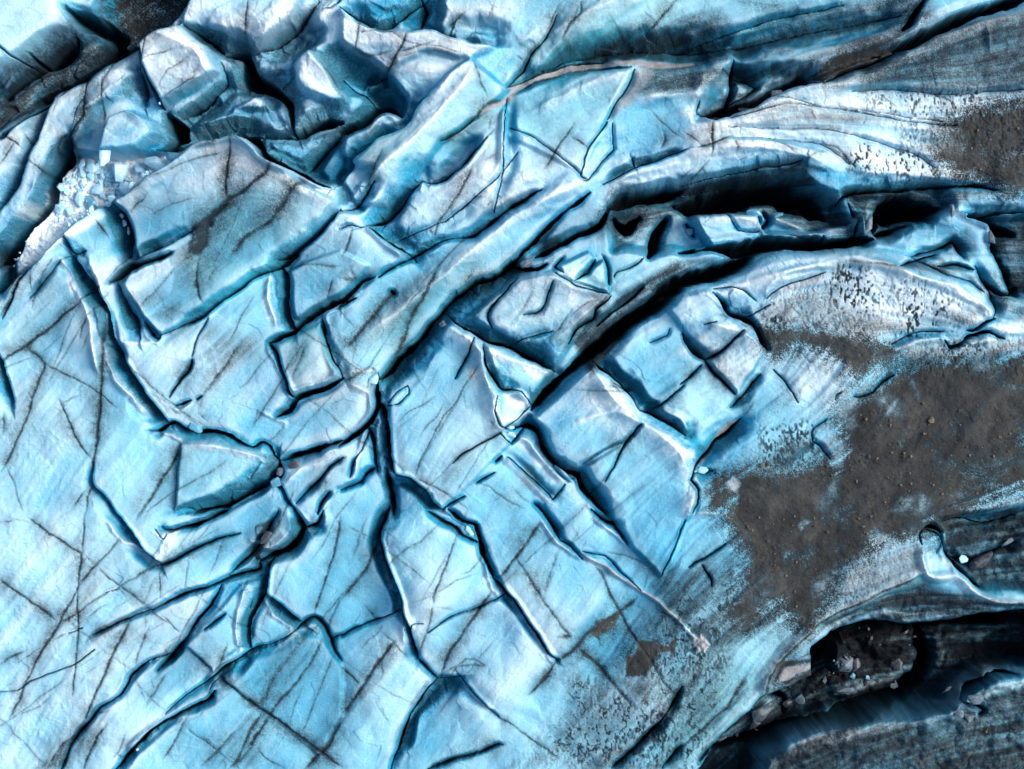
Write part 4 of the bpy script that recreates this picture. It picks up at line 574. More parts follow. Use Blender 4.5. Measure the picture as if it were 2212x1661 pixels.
# direction of the ice flow, used for the fluting: tile, polyline
FLOW = [('A',"0,1600 300,900 900,250 1300,0"),('A',"0,600 500,200 700,0"),('A',"1100,400 1400,420 1700,200"),('A',"700,1300 1300,950 1600,950 2000,1200"),('A',"300,1661 900,1350 1500,1000"),
('B',"0,1661 500,1000 1100,500 1500,0"),('B',"0,250 300,220 800,350"),('B',"1100,700 1500,500 2212,100"),('B',"500,1661 1000,1400 1500,1200 2212,1000"),('C',"0,300 600,150 1500,0"),('C',"0,650 800,400 1600,150 2212,0"),
('C',"100,780 800,700 1700,760 2212,700"),('C',"0,950 900,930 1700,1100"),('C',"0,1200 800,1100 1600,1200 2212,1200"),('C',"0,1600 600,1500 1200,1500 2212,1500"),
('D',"0,1661 500,900 1000,300 1500,0"),('D',"800,1661 1300,900 1900,300"),('G',"300,1661 700,1000 1500,200"),('G',"1300,1661 1700,1200 2212,700"),('E',"0,700 600,100 1000,0"),('E',"300,1500 700,900 1200,500"),
('E',"1200,1300 1700,800 2212,500"),('E',"1300,1000 1800,450 2212,150"),('F',"0,200 600,0 1300,30 2000,350"),('F',"700,400 720,600"),('F',"100,1300 700,900 1000,500"),('F',"1500,1500 1700,1000 1900,700"),('F',"1900,1661 2212,1500"),
('H',"0,1661 600,900 1200,0"),('H',"1000,1661 1500,1000 2100,200"),('H',"1600,1661 2000,1300 2212,1000"),('I',"0,1661 500,1200 900,700 1500,400 1700,400"),('I',"900,760 1300,560 2212,640"),('I',"1000,900 2212,850"),('I',"600,1661 1200,1400 2212,1100"),('I',"300,500 900,100"),('I',"1700,100 2212,50"),]
# ------------------------------------------------------------------ the pieces: where each one grows from, its kind and what tells it apart
STRUCT = ('glacier_ice', 'muddy_ground', 'crevasse_floor', 'gully_ground')
B_ = 'ice block'
SEEDS = [
('G',"200,200 100,1300 300,1100",'glacier_ice'), ('D',"200,1000 400,1200",'glacier_ice'), ('G',"650,600",'glacier_ice'),
('A',"-200,-100 -200,2000",'glacier_ice'), ('G',"-200,0 -200,1900 1000,1800",'glacier_ice'), ('H',"0,1850 2000,1850",'glacier_ice'), ('B',"0,-170 2000,-170",'glacier_ice'),
('F',"1700,1200 1200,1300 2400,1000 2400,500",'muddy_ground'), ('I',"700,200 450,500",'muddy_ground'), ('C',"2000,900 2100,1050",'muddy_ground'), ('C',"1000,430 1250,340",'muddy_ground'), ('A',"850,120",'muddy_ground'),
('I',"1200,1000 1700,900 1000,1150 2100,850 700,1300 400,1500",'gully_ground'),
('E',"2200,170 1700,560 1400,800",'crevasse_floor'), ('F',"100,140",'crevasse_floor'), ('C',"400,1290 700,1290",'crevasse_floor'), ('C',"1500,1350",'crevasse_floor'), ('C',"500,630",'crevasse_floor'),
('A',"1600,480",'crevasse_floor'), ('A',"1100,900 1500,890",'crevasse_floor'),
('A',"1300,60 1750,120 1650,240",'ice_block',"wide flat-topped ice block at the top edge, fine grey layering lines across it",B_),
('A',"1050,250 1250,450 1180,600",'ice_block',"loaf-shaped ice block with curved white layered top and a pale sharp front edge",B_),
('A',"620,550 800,450 850,600 640,800",'ice_ridge',"broad blue-flanked ice ridge left of the loaf-shaped block",'ice ridge'),
('A',"420,700 250,1000 50,1400 300,1150",'ice_fin',"long narrow ice fin running down to the left edge beside the black gully",'ice fin'),
('A',"200,800 60,1000",'ice_fin',"short rough ice fin at the left edge under the grey dirty tongue",'ice fin'),
('A',"100,100 200,300 50,380",'ice_block',"turquoise ice block filling the upper left corner of the view",B_),
('A',"150,560 280,480 350,440",'ice_tongue',"grey dirt-smeared ice tongue with round holes melted through, near the upper left corner",'ice tongue'),
('A',"850,830 950,850 790,930",'ice_boulder',"big smooth boulder of pale ice leaning above the heap of broken ice",'ice boulder'),
('A',"1250,820 1650,700",'ice_block',"sunken dark blue ice block below the loaf-shaped block, with a white patch on top",B_),
('A',"2040,450 2150,600 1960,640",'ice_block',"tent-shaped ice block with a bright white crest beside the deep blue chasm",B_),
('A',"1750,420 1830,330",'ice_wall',"smooth vivid blue ice wall dropping into the deep chasm",'ice wall'),
('A',"1100,1200 1450,1150 1700,1000 1100,1400 1000,1480",'ice_block',"huge humped ice block right of the heap of broken ice, white on its crest",B_),
('A',"1500,1480 1950,1350 2100,1280 1450,1600",'ice_block',"greenish ice block crossed by brown dirt seams with a brown dirt patch on it",B_),
('A',"1850,930 2100,900",'ice_block',"small wing-shaped dark blue ice block under the wide hollow",B_),
('A',"500,1500 620,1400 650,1550",'ice_block',"pointed ice block with white shoulder just below the heap of broken ice",B_),
('A',"380,1600 400,1661",'ice_fin',"narrow ice fin left of the pointed block below the heap",'ice fin'),
('B',"300,60 150,30",'ice_block',"blue ice block at the top edge behind the white layered ridge",B_),
('B',"700,60 1000,100 900,220",'ice_block',"ice block at the top edge with branching grey seams and a blue lower face",B_),
('B',"200,280 600,300 600,450 400,500",'ice_ridge',"white layered ice ridge with curving dark lines over its crest",'ice ridge'),
('B',"100,400",'ice_block',"dark blue triangular ice face under the white layered ridge",B_),
('B',"280,600",'ice_block',"deep blue pyramid of ice between the layered ridge and the turquoise tongue",B_),
('B',"200,830 120,880",'ice_block',"narrow pale ice block wedged left of the torn edge of the turquoise tongue",B_),
('B',"500,900 800,600 300,1050 700,820 1000,480",'ice_tongue',"smooth turquoise ice tongue with a torn ragged left edge",'ice tongue'),
('B',"200,1200 300,1330",'ice_block',"smooth ice bulge under the tip of the turquoise tongue",B_),
('B',"900,1020 700,1250 500,1450 300,1480",'ice_slab',"finely dimpled ice slab above the lens-shaped blue crack",'ice slab'),
('B',"1200,1000 1250,750 1400,600 1300,1180",'ice_slab',"fan-shaped pale ice slab below the crack filled with grey sediment",'ice slab'),
('B',"1300,300 1000,430 1600,200 2000,50",'ice_ridge',"long turquoise ice ridge sweeping from the top edge down to the grey sediment crack",'ice ridge'),
('B',"1680,950",'ice_sliver',"small diamond-shaped piece of white ice enclosed by thin dark cracks",'ice sliver'),
('B',"2000,800 1850,950 2100,650 1900,720",'ice_slab',"bright frosted ice slab right of the fan-shaped slab",'ice slab'),
('B',"1100,1600 1400,1300 800,1640",'ice_ridge',"long curved ice band along the upper bank of the longest narrow crack",'ice ridge'),
('B',"1400,1500 1550,1350",'ice_block',"pale ice wedge at the left end of the big black crevasse, beside brown dirt",B_),
('B',"1900,1480 1780,1600",'ice_block',"steep pale ice block in front of the left end of the big black crevasse",B_),
('B',"2000,1400 2050,1450",'ice_pinnacle',"grey-topped ice pinnacle rising from the left end of the big black crevasse",'ice pinnacle'),
('C',"500,780 1200,650 1200,850 1700,700 300,1000 1300,1000",'ice_slope',"fluted white ice slope with long parallel ribs running to the right",'ice slope'),
('C',"300,1150 700,1150 1000,1180 1500,1180",'ice_bank',"blue ice bank with dark strata under the fluted white slope",'ice bank'),
('C',"1500,450 1300,400 2000,300 1800,500",'ice_slope',"dirty grey ice slope in the upper right below the diagonal black crevasse",'ice slope'),
('C',"900,150 1200,100 500,250 700,300",'ice_bank',"grit-covered ice bank along the upper side of the dark dirt valley",'ice bank'),
('C',"1750,50 1620,80",'ice_block',"wedge-shaped grey ice block at the top edge between two black cracks",B_),
('C',"200,480 230,560 120,420",'ice_ridge',"curled aqua ice lip at the left end of the dark dirt valley",'ice ridge'),
('C',"20,660",'ice_block',"small bright ice block with a notched end beside the dark dirt valley",B_),
('C',"300,1480 200,1400",'ice_block',"smooth pale ice block standing inside the big black crevasse, left of the angular one",B_),
('C',"650,1440 750,1480",'ice_block',"angular grey-blue ice block standing inside the big black crevasse",B_),
('C',"1050,1450 1000,1500",'ice_block',"curved horn of ice at the right end of the blocks in the black crevasse",B_),
('C',"1190,1450",'ice_rib',"brown-stained ice rib dividing the black crevasse from the next hollow",'ice rib'),
('C',"1500,1530 1650,1480 1850,1560",'ice_dome',"blue ice dome below the second black hollow at the right",'ice dome'),
('C',"2050,1280 1950,1300",'ice_bank',"pale blue ice bank at the right edge above the black opening",'ice bank'),
('D',"300,200 420,150 250,350",'ice_block',"grey-tinted ice block at the left, its white crest curving along the long crevasse",B_),
('D',"500,600 400,500 500,700",'ice_block',"light blue ice block under the dark seam, left of the long crevasse",B_),
('D',"750,850 850,1000",'ice_block',"narrow ice block between the vertical dark seam and the long crevasse",B_),
('D',"640,60 680,200",'ice_fin',"thin curved ice fin at the upper end of the long left crevasse",'ice fin'),
('D',"770,520 720,350",'ice_fin',"slim ice wall between the long left crevasse and the grey-stained block",'ice fin'),
('D',"900,250 1150,250 1500,150",'ice_block',"grey-stained ice block with a small hole at its lower left foot",B_),
('D',"1000,700 1400,1000 1600,600 1500,400",'ice_slab',"largest smooth ice slab left of centre, with two small melt holes",'ice slab'),
('D',"2000,150",'ice_block',"ice block with a cross of thin seams directly above the small square block",B_),
('E',"50,120",'ice_block',"ice block with a cross of thin seams directly above the small square block",B_),
('D',"2000,650",'ice_block',"small square ice block framed by four cracks",B_),
('D',"2180,500",'ice_slab',"vivid blue smooth slab right of the small square block, striped by two dirt seams",'ice slab'),
('E',"100,500 200,600",'ice_slab',"vivid blue smooth slab right of the small square block, striped by two dirt seams",'ice slab'),
('E',"450,150 600,250",'ice_ridge',"long curved ice band along the upper bank of the longest narrow crack",'ice ridge'),
('D',"2100,950 1950,1050",'ice_block',"rounded pale ice block with one dimple, under the small square block",B_),
('E',"60,850 50,950",'ice_block',"rounded pale ice block with one dimple, under the small square block",B_),
('D',"1500,1400 1650,1300",'ice_block',"five-sided greenish ice block above the deep curved crack",B_),
('D',"1000,1300 800,1250",'glacier_ice'), 
('D',"2000,1400 1900,1450",'ice_block',"leaf-shaped ice block cut by one slanting dirty furrow",B_),
('E',"80,1200 60,1350",'ice_block',"slanting ice wedge left of the thin upright splinter",B_),
('E',"210,1130 280,1330",'ice_sliver',"thin upright blue ice splinter standing in the central crack junction",'ice sliver'),
('D',"2100,1620",'ice_block',"pale triangular ice block below the central crack junction",B_),
('E',"100,1560",'ice_slab',"tall ice slab left of the long central crack, running down from the junction",'ice slab'),
('H',"80,150 100,450 150,550",'ice_slab',"tall ice slab left of the long central crack, running down from the junction",'ice slab'),
('G',"2000,300 1900,500",'ice_slab',"tall ice slab left of the long central crack, running down from the junction",'ice slab'),
('E',"1000,300 1400,350 1200,420 1550,300",'ice_block',"kite-shaped ice block with a scalloped top, above the black arc crevasse",B_),
('E',"1500,60 1550,100",'ice_pinnacle',"pair-like rounded pinnacle of pale ice above the kite-shaped block",'ice pinnacle'),
('E',"1680,120",'ice_pinnacle',"sharp notched ice pinnacle at the upper right corner of the kite-shaped block",'ice pinnacle'),
('E',"1800,200 1900,60",'ice_ridge',"smooth pale ice ramp between the sharp pinnacle and the black arc crevasse",'ice ridge'),
('E',"1850,300 1700,430",'ice_ridge',"narrow brown-edged ice ledge along the upper bank of the black arc crevasse",'ice ridge'),
('E',"1100,680 1250,780",'ice_block',"small faceted ice block pinched between the kite-shaped block and the centre slab",B_),
('E',"1100,950 1150,900",'ice_block',"knuckle-shaped lump of white ice at the narrow end of the black arc crevasse",B_),
('E',"500,700 700,600 700,1100 500,1300 800,1000",'ice_slab',"tall bright blue ice slab in the centre of the view, thin parallel seams across it",'ice slab'),
('E',"370,900",'ice_sliver',"dull blue ice flake leaning on the left edge of the centre slab",'ice sliver'),
('E',"1200,1050",'ice_sliver',"jagged white ice scrap bridging the narrow end of the black arc crevasse",'ice sliver'),
('E',"1600,900 1550,1200 1400,1100",'ice_block',"diamond-shaped white-topped ice block right of the narrow end of the black arc",B_),
('E',"1900,1300 2000,1500 1700,1400",'ice_slab',"large rounded blue-white ice slab below the diamond-shaped block",'ice slab'),
('E',"1950,700 2100,750",'ice_block',"ice block with a deep blue left flank, below the black arc crevasse",B_),
('F',"100,350 200,450",'ice_block',"ice block with a deep blue left flank, below the black arc crevasse",B_),
('F',"300,280 350,230",'ice_block',"small blue-shadowed block at the left foot of the dimpled white ridge",B_),
('E',"2150,950 2212,1050",'ice_block',"squarish ice block cut off by two thin dark cracks, right of the diamond-shaped block",B_),
('F',"250,650 380,600 300,800",'ice_block',"squarish ice block cut off by two thin dark cracks, right of the diamond-shaped block",B_),
('F',"200,1000 100,900",'ice_slab',"large rounded blue-white ice slab below the diamond-shaped block",'ice slab'),
('F',"600,1000 400,1250 800,700 700,850",'ice_slope',"smooth frosted blue ice slope running into the brown mud",'ice slope'),
('F',"700,120 300,120 1200,300 1700,350",'ice_ridge',"white ice ridge peppered with dark melt cups above the brown mud",'ice ridge'),
('F',"1600,150 1850,200",'ice_ridge',"smooth beige ice ridge behind the cup-peppered white ridge",'ice ridge'),
('F',"2020,90",'ice_dome',"round blue ice knob near the right edge, dirt at its foot",'ice dome'),
('F',"1560,600 2000,580 2150,500",'ice_bank',"white frosted bank fraying into the mud at the right edge",'ice bank'),
('E',"1150,1420 1000,1500",'ice_block',"pale blue ice block with a bright white right-hand face",B_),
('E',"1200,1240 1350,1450",'ice_fin',"rounded ice fin beside the winding blue crack",'ice fin'),
('E',"900,1600",'ice_block',"pale blue ice block with a bright white right-hand face",B_),
('H',"1050,200 1050,330",'ice_block',"pale blue ice block with a bright white right-hand face",B_),
('E',"1500,1600",'ice_fin',"blue ice strip between the pale tube-like ridge and the tapering crack",'ice fin'),
('H',"500,400 600,200 450,600",'ice_block',"tall five-sided ice block right of the long central crack",B_),
('H',"850,400 800,600",'ice_block',"ice block with a pointed right corner above the thin wavy crack",B_),
('H',"550,850",'ice_block',"narrow ice block ending in a point where two cracks meet, bottom centre",B_),
('H',"900,800 1100,900 950,1000",'ice_block',"big rectangular ice block with a bright right edge, bottom centre",B_),
('H',"150,800 80,900",'ice_block',"ice block under the thin wavy crack, left of the long central crack",B_),
('H',"300,1100 200,1300 100,1600",'ice_block',"long slanting ice block reaching the bottom edge, left of the black forked crack",B_),
('H',"650,1400 600,1250",'ice_block',"ice block at the bottom edge with a dark blue upper corner at the crack fork",B_),
('H',"1200,1350 1300,1450",'ice_slope',"blue ice slope at the bottom speckled with small dark dirt ripples",'ice slope'),
('H',"1250,550 1350,750 1200,400",'ice_block',"ice block split by a dark slanting seam, right of the bright-edged rectangular block",B_),
('H',"1550,550 1600,700",'ice_block',"smooth ice block under the pale tube-like ridge",B_),
('H',"1800,350 1950,450 1700,330",'ice_slab',"ice slab right of the pale tube-like ridge, dusty towards the mud",'ice slab'),
('H',"1700,920",'ice_block',"blue ice block with black mud blots on its right side",B_),
('H',"1500,1000 1350,1200",'ice_block',"ice block covered in fine black dirt ripples near the bottom",B_),
('H',"2100,700 2000,650",'ice_block',"dirt-crackled ice block beside the whitish salt-like mound",B_),
('G',"2000,1100 2050,1300 1800,950",'ice_block',"kite-like ice block with a blue upper left flank, bottom left of centre",B_),
('G',"1500,1300 1300,1450",'ice_block',"ice block at the bottom between the curved crack and a dark seam cross",B_),
('G',"1950,1550",'ice_block',"small tile of ice between two crossing dark seams at the bottom edge",B_),
('G',"1750,750",'ice_block',"small triangular vivid blue ice block between two curved blue steps",B_),
('G',"1400,850 1450,600 1350,950",'ice_block',"ice block with a curved blue step along its right side",B_),
('G',"1000,800 1000,720 900,900",'ice_block',"ice block above the dark sooty crack, lower left",B_),
('G',"1100,1120 1000,1200 1150,1000",'ice_block',"long ice block between the sooty crack and the curved crack, lower left",B_),
('G',"1200,550 1150,400 1300,350 1500,250",'ice_block',"long ice block between the two thin converging cracks, left of the crack hub",B_),
('G',"1300,100 1500,60",'ice_block',"ice block with a broken snowy corner, upper bank of the thin slanting crack",B_),
('G',"1800,120 1850,60",'ice_block',"small shelled-out ice block with a grey hollow beside the crack hub",B_),
('G',"900,180 950,120",'ice_block',"snow-patched ice block at the foot of the narrow step crack, left",B_),
('I',"40,100 200,50 100,250",'ice_block',"rounded pale ice block half buried by brown mud",B_),
('I',"400,1000 300,1200 100,1450 700,800 1300,480",'ice_ridge',"long smooth cream-edged ice ridge curving round the black gully",'ice ridge'),
('I',"300,850 100,1100",'ice_slope',"streaky blue ice slope between the mud and the cream-edged ridge",'ice slope'),
('I',"700,1050",'ice_ledge',"brown-rimmed ice ledge with a pinkish grey patch overhanging the gully",'ice ledge'),
('I',"1300,250 1450,300 1200,350",'ice_slope',"frosted white slope by the small round ice mouth",'ice slope'),
('I',"1600,200",'ice_mouth',"small round greenish hollow of ice at the tip of the frosted slope",'ice hollow'),
('I',"1700,420 2000,600 1500,620 1200,650",'ice_bank',"dark streaked ice bank sloping down into the black gully",'ice bank'),
('I',"2000,200 2050,350",'gully_ground'),
('I',"900,1550 1300,1500 2000,1450",'ice_slope',"dirty blue-grey ice slab at the bottom right below the black gully",'ice slope'),
]
# ------------------------------------------------------------------ grid and numpy helpers
STEP = 2.2
X0, Y0, X1, Y1 = -280.0, -240.0, 3280.0, 2493.0
xs = np.arange(X0, X1, STEP, dtype=np.float32)
ys = np.arange(Y0, Y1, STEP, dtype=np.float32)
NX, NY = len(xs), len(ys)
GX, GY = np.meshgrid(xs, ys)
TS = 1000.0 / 2212.0
TO = {'A': (0, 0), 'B': (1000, 0), 'C': (2000, 0), 'D': (0, 751), 'E': (1000, 751), 'F': (2000, 751),
      'G': (0, 1502), 'H': (1000, 1502), 'I': (2000, 1502), 'X': (0, 0)}

def pts(tile, s):
    ox, oy = TO[tile]
    out = []
    for tok in s.split():
        v = [float(a) for a in tok.split(',')]
        q = TS * (3 if tile == 'X' else 1)
        out.append((ox + v[0] * q, oy + v[1] * q, v[2] if len(v) > 2 else 1.0))
    return np.array(out, dtype=np.float64)

def catmull(P, n=3):
    if len(P) < 3:
        return P
    Q = np.vstack([2 * P[0] - P[1], P, 2 * P[-1] - P[-2]])
    out = []
    for i in range(1, len(Q) - 2):
        p0, p1, p2, p3 = Q[i - 1], Q[i], Q[i + 1], Q[i + 2]
        for k in range(n):
            t = k / n
            c = 0.5 * ((2 * p1) + (p2 - p0) * t + (2 * p0 - 5 * p1 + 4 * p2 - p3) * t * t + (3 * p1 - p0 - 3 * p2 + p3) * t ** 3)
            out.append(0.7 * c + 0.3 * (p1 + (p2 - p1) * t))
    out.append(P[-1])
    return np.array(out)

def sstep(a, b, x):
    t = np.clip((x - a) / (b - a), 0, 1)
    return t * t * (3 - 2 * t)

def vnoise(cx, cy, seed):
    r = np.random.default_rng(seed)
    u = (xs - X0) / cx
    v = (ys - Y0) / cy
    g = r.random((int(v[-1]) + 3, int(u[-1]) + 3)).astype(np.float32)
    ui = u.astype(int); vi = v.astype(int)
    uf = u - ui; vf = v - vi
    uf = (uf * uf * (3 - 2 * uf)).astype(np.float32)
    vf = (vf * vf * (3 - 2 * vf)).astype(np.float32)
    r0 = g[:, ui] * (1 - uf) + g[:, ui + 1] * uf
    return (r0[vi] * (1 - vf)[:, None] + r0[vi + 1] * vf[:, None]) * 2 - 1

def fbm(c, seed, octv=4, gain=0.5, sy=1.0):
    out = np.zeros((NY, NX), np.float32); a = 1.0; n = 0
    for i in range(octv):
        out += a * vnoise(c, c * sy, seed + i)
        n += a; a *= gain; c *= 0.5
        if c < STEP: break
    return out / n

def box(a, r):
    r = max(1, int(r))
    for ax in (0, 1):
        p = np.concatenate([np.repeat(np.take(a, [0], ax), r + 1, ax), a, np.repeat(np.take(a, [-1], ax), r, ax)], ax)
        c = np.cumsum(p, ax, dtype=np.float64)
        n = a.shape[ax]
        a = ((np.take(c, np.arange(2 * r + 1, 2 * r + 1 + n), ax) - np.take(c, np.arange(0, n), ax)) / (2 * r + 1)).astype(np.float32)
    return a

def blur(a, px):
    r = px / STEP * 0.6
    return box(box(a, r), r)

# everything traced is read through a slightly ragged domain so that no edge is a clean spline
WX = GX + 5.5 * fbm(90, 11, 2) + 2.4 * fbm(26, 21, 2) + 0.6 * fbm(9, 31, 1)
WY = GY + 5.5 * fbm(90, 41, 2) + 2.4 * fbm(26, 51, 2) + 0.6 * fbm(9, 61, 1)

def window(a, b, c, d_, m):
    i0 = max(0, int((b - m - Y0) / STEP) - 3); i1 = min(NY, int((d_ + m - Y0) / STEP) + 4)
    j0 = max(0, int((a - m - X0) / STEP) - 3); j1 = min(NX, int((c + m - X0) / STEP) + 4)
    return (i0, i1, j0, j1) if i1 > i0 and j1 > j0 else None

def line_field(P, reach):
    """unsigned distance, side (+1 right of travel), width scale, distance from the nearer end"""
    m = reach + 12
    w = window(P[:, 0].min(), P[:, 1].min(), P[:, 0].max(), P[:, 1].max(), m)
    if w is None: return None
    i0, i1, j0, j1 = w
    sh = (i1 - i0, j1 - j0)
    D = np.full(sh, 1e6, np.float32); key = D.copy()
    side = np.ones(sh, np.float32); ws = np.ones(sh, np.float32); arc = np.zeros(sh, np.float32)
    seg = np.hypot(*(P[1:, :2] - P[:-1, :2]).T)
    tot = seg.sum(); s0 = 0.0
    for k in range(len(P) - 1):
        ax, ay, aw = P[k]; bx, by, bw = P[k + 1]
        l = max(seg[k], 1e-3)
        ww = window(min(ax, bx), min(ay, by), max(ax, bx), max(ay, by), m)
        if ww is None:
            s0 += l; continue
        a0, a1, b0, b1 = ww
        sl_ = (slice(a0 - i0, a1 - i0), slice(b0 - j0, b1 - j0))
        px = WX[a0:a1, b0:b1] - ax; py = WY[a0:a1, b0:b1] - ay
        ux, uy = (bx - ax) / l, (by - ay) / l
        t = px * ux + py * uy
        perp = ux * py - uy * px
        tc = np.clip(t, 0, l)
        dd = np.hypot(px - tc * ux, py - tc * uy)
        kk = dd - 0.002 * np.abs(perp)
        up = kk < key[sl_]
        key[sl_] = np.where(up, kk, key[sl_]); D[sl_] = np.where(up, dd, D[sl_])
        side[sl_] = np.where(up, np.sign(perp), side[sl_])
        ws[sl_] = np.where(up, aw + (bw - aw) * tc / l, ws[sl_])
        ar = s0 + tc
        arc[sl_] = np.where(up, np.minimum(ar, tot - ar), arc[sl_])
        s0 += l
    return (slice(i0, i1), slice(j0, j1)), D, side, ws, arc

def poly_field(P, soft):
    w = window(P[:, 0].min(), P[:, 1].min(), P[:, 0].max(), P[:, 1].max(), soft)
    if w is None: return None
    i0, i1, j0, j1 = w
    px, py = WX[i0:i1, j0:j1], WY[i0:i1, j0:j1]
    if soft > 14:                                   # wide borders wander more
        n = soft * 0.55
        px = px + n * NS1[i0:i1, j0:j1]; py = py + n * NS2[i0:i1, j0:j1]
    D = np.full(px.shape, 1e6, np.float32); ins = np.zeros(px.shape, bool)
    n = len(P)
    for k in range(n):
        ax, ay = P[k, :2]; bx, by = P[(k + 1) % n, :2]
        l = max(math.hypot(bx - ax, by - ay), 1e-3)
        ux, uy = (bx - ax) / l, (by - ay) / l
        t = np.clip((px - ax) * ux + (py - ay) * uy, 0, l)
        D = np.minimum(D, np.hypot(px - ax - t * ux, py - ay - t * uy))
        if abs(by - ay) > 1e-6:
            ins ^= ((ay > py) != (by > py)) & (px < (bx - ax) * (py - ay) / (by - ay) + ax)
    sd = np.where(ins, D, -D)
    return (slice(i0, i1), slice(j0, j1)), sstep(-soft, soft, sd)

NS3 = fbm(60, 91, 3); NS4 = fbm(22, 95, 2); NS1 = fbm(170, 71, 4); NS2 = fbm(170, 81, 4)

def planes(cell, seed, ax=1.0):
    """broken facets: every cell is a small tilted plane"""
    r = np.random.default_rng(seed)
    u = WX / cell + .25 * NS1; v = WY / (cell * ax) + .25 * NS2
    iu = np.floor(u).astype(np.int32); iv = np.floor(v).astype(np.int32)
    n = 4096
    jx, jy, px_, py_, pz = (r.random(n).astype(np.float32) for _ in range(5))
    best = np.full(u.shape, 9.0, np.float32); out = np.zeros(u.shape, np.float32)
    for di in (-1, 0, 1):
        for dj in (-1, 0, 1):
            cu = iu + dj; cv = iv + di
            h_ = (cu * 73 + cv * 1571 + 9999) % n
            dx = u - cu - jx[h_]; dy = v - cv - jy[h_]
            q = dx * dx + dy * dy
            m_ = q < best
            best = np.where(m_, q, best)
            out = np.where(m_, (px_[h_] - .5) * 2 * dx + (py_[h_] - .5) * 2 * dy + (pz[h_] - .5) * .8, out)
    return out

# ------------------------------------------------------------------ relief
H = 0.8 * fbm(620, 101, 3) + 0.34 * fbm(190, 111, 3) + 0.16 * np.abs(fbm(95, 115, 2))
CH = {k: np.zeros((NY, NX), np.float32) for k in ('crust', 'dirt', 'mud', 'cup', 'aqua', 'grey', 'dark', 'blue', 'snow', 'bare', 'crk')}
for tile, s, dz, soft in ZZ:
    r = poly_field(pts(tile, s), soft)
    if r: H[r[0]] += dz * (1.35 if tile in 'AB' else 1.1) * r[1]
for tile, s, w, h in RR:
    P = catmull(pts(tile, s))
    r = line_field(P, w * 1.3)
    if r:
        sl_, D, side, ws, arc = r
        t = np.clip(D / (w * 1.25), 0, 1)
        e = 0.35 + 0.65 * sstep(0, 1.6 * w, arc)
        H[sl_] += h * e * (1 - t) ** 1.5
        CH['crust'][sl_] = np.maximum(CH['crust'][sl_], 0.62 * e * (1 - t) ** 1.2 * (D < 1e5))
carve = np.zeros((NY, NX), np.float32)
slotf = np.zeros((NY, NX), np.float32)
for tile, s, k, L, R, dr in KK:
    P = catmull(pts(tile, s))
    if dr < 0.75: L *= .7; R *= .7; k *= .8
    reach = max(L, R, k) * 1.15 * max(1.0, P[:, 2].max())
    r = line_field(P, reach)
    if not r: continue
    sl_, D, side, ws, arc = r
    wd = np.where(side > 0, R, L) * (0.55 + 0.45 * ws)
    kk = np.maximum(1.3, (k * (0.55 + 0.45 * min(1, max(0, (k - 6) / 8))) + 0.3) * ws * np.clip(1 + (1.1 if k < 10 else .5) * NS3[sl_] + (.5 if k < 10 else .08) * NS4[sl_], .35, 1.6) * (.4 + .6 * sstep(0, 34, arc)))
    wd = np.maximum(wd, kk * 1.1) * np.clip(1 + .5 * NS1[sl_] + .45 * NS3[sl_], .45, 1.7)
    t = np.clip(D / wd, 0, 1)
    e = 0.45 + 0.55 * sstep(0, 0.9 * max(L, R), arc)
    ramp = 0.62 * dr * e * np.minimum(1, 0.4 + 0.6 * ws) * (0.35 * (1 - t) + 0.65 * (1 - t) ** 2.1)
    dep = np.clip(0.55 * kk, 0.3, 3.6)
    q = np.clip(1 - (D / kk), 0, 1)
    slot = dep * (1 - (1 - q) ** 2.2)
    carve[sl_] = np.maximum(carve[sl_], ramp + slot)
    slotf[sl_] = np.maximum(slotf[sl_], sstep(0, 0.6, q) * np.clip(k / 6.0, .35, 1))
dl = np.zeros((NY, NX), np.float32)
for tile, s, w, st in DD:
    P = catmull(pts(tile, s))
    r = line_field(P, w * 5 + 26)
    if not r: continue
    sl_, D, side, ws, arc = r
    e = sstep(0, 30, arc) * 0.7 + 0.3
    core = np.exp(-(D / (0.42 * w + 1.0)) ** 2); halo = np.exp(-D / (2.4 * w))
    v = st * e * (0.66 * core + 0.52 * np.exp(-D / (2.0 * w + 12)) * (0.45 + 1.1 * np.clip(NS3[sl_] + .4, 0, 1))) * (D < 1e5)
    dl[sl_] = np.maximum(dl[sl_], v) + 0.25 * np.minimum(dl[sl_], v)
    H[sl_] -= 0.10 * st * e * np.exp(-(D / (0.8 * w)) ** 2) + 0.05 * st * halo * (D < 1e5)
vr = random.Random(5)
for _ in range(95):                                          # the lattice of soft old fractures in the flat lower left
    x_, y_ = vr.uniform(-100, 1750), vr.uniform(850, 2300)
    if x_ + .5 * y_ > 2550: continue
    a_ = math.radians(vr.choice((-62, -58, 36, -35)) + vr.gauss(0, 7)); l_ = vr.uniform(60, 420)
    q = [(x_ + math.cos(a_) * l_ * t_ + vr.gauss(0, 5), y_ + math.sin(a_) * l_ * t_ + vr.gauss(0, 5), 1) for t_ in (0, .3, .6, 1)]
    r = line_field(catmull(np.array(q)), 40)
    if not r: continue
    sl_, D, side, ws, arc = r
    v = vr.uniform(.22, .5) * sstep(0, 60, arc) * (.6 * np.exp(-(D / 2.2) ** 2) + .35 * np.exp(-D / 10)) * (D < 1e5)
    dl[sl_] = np.maximum(dl[sl_], v)
for tile, s, ch, v, soft in AA:
    r = poly_field(pts(tile, s), soft)
    if r: CH[ch][r[0]] = np.maximum(CH[ch][r[0]], v * r[1])

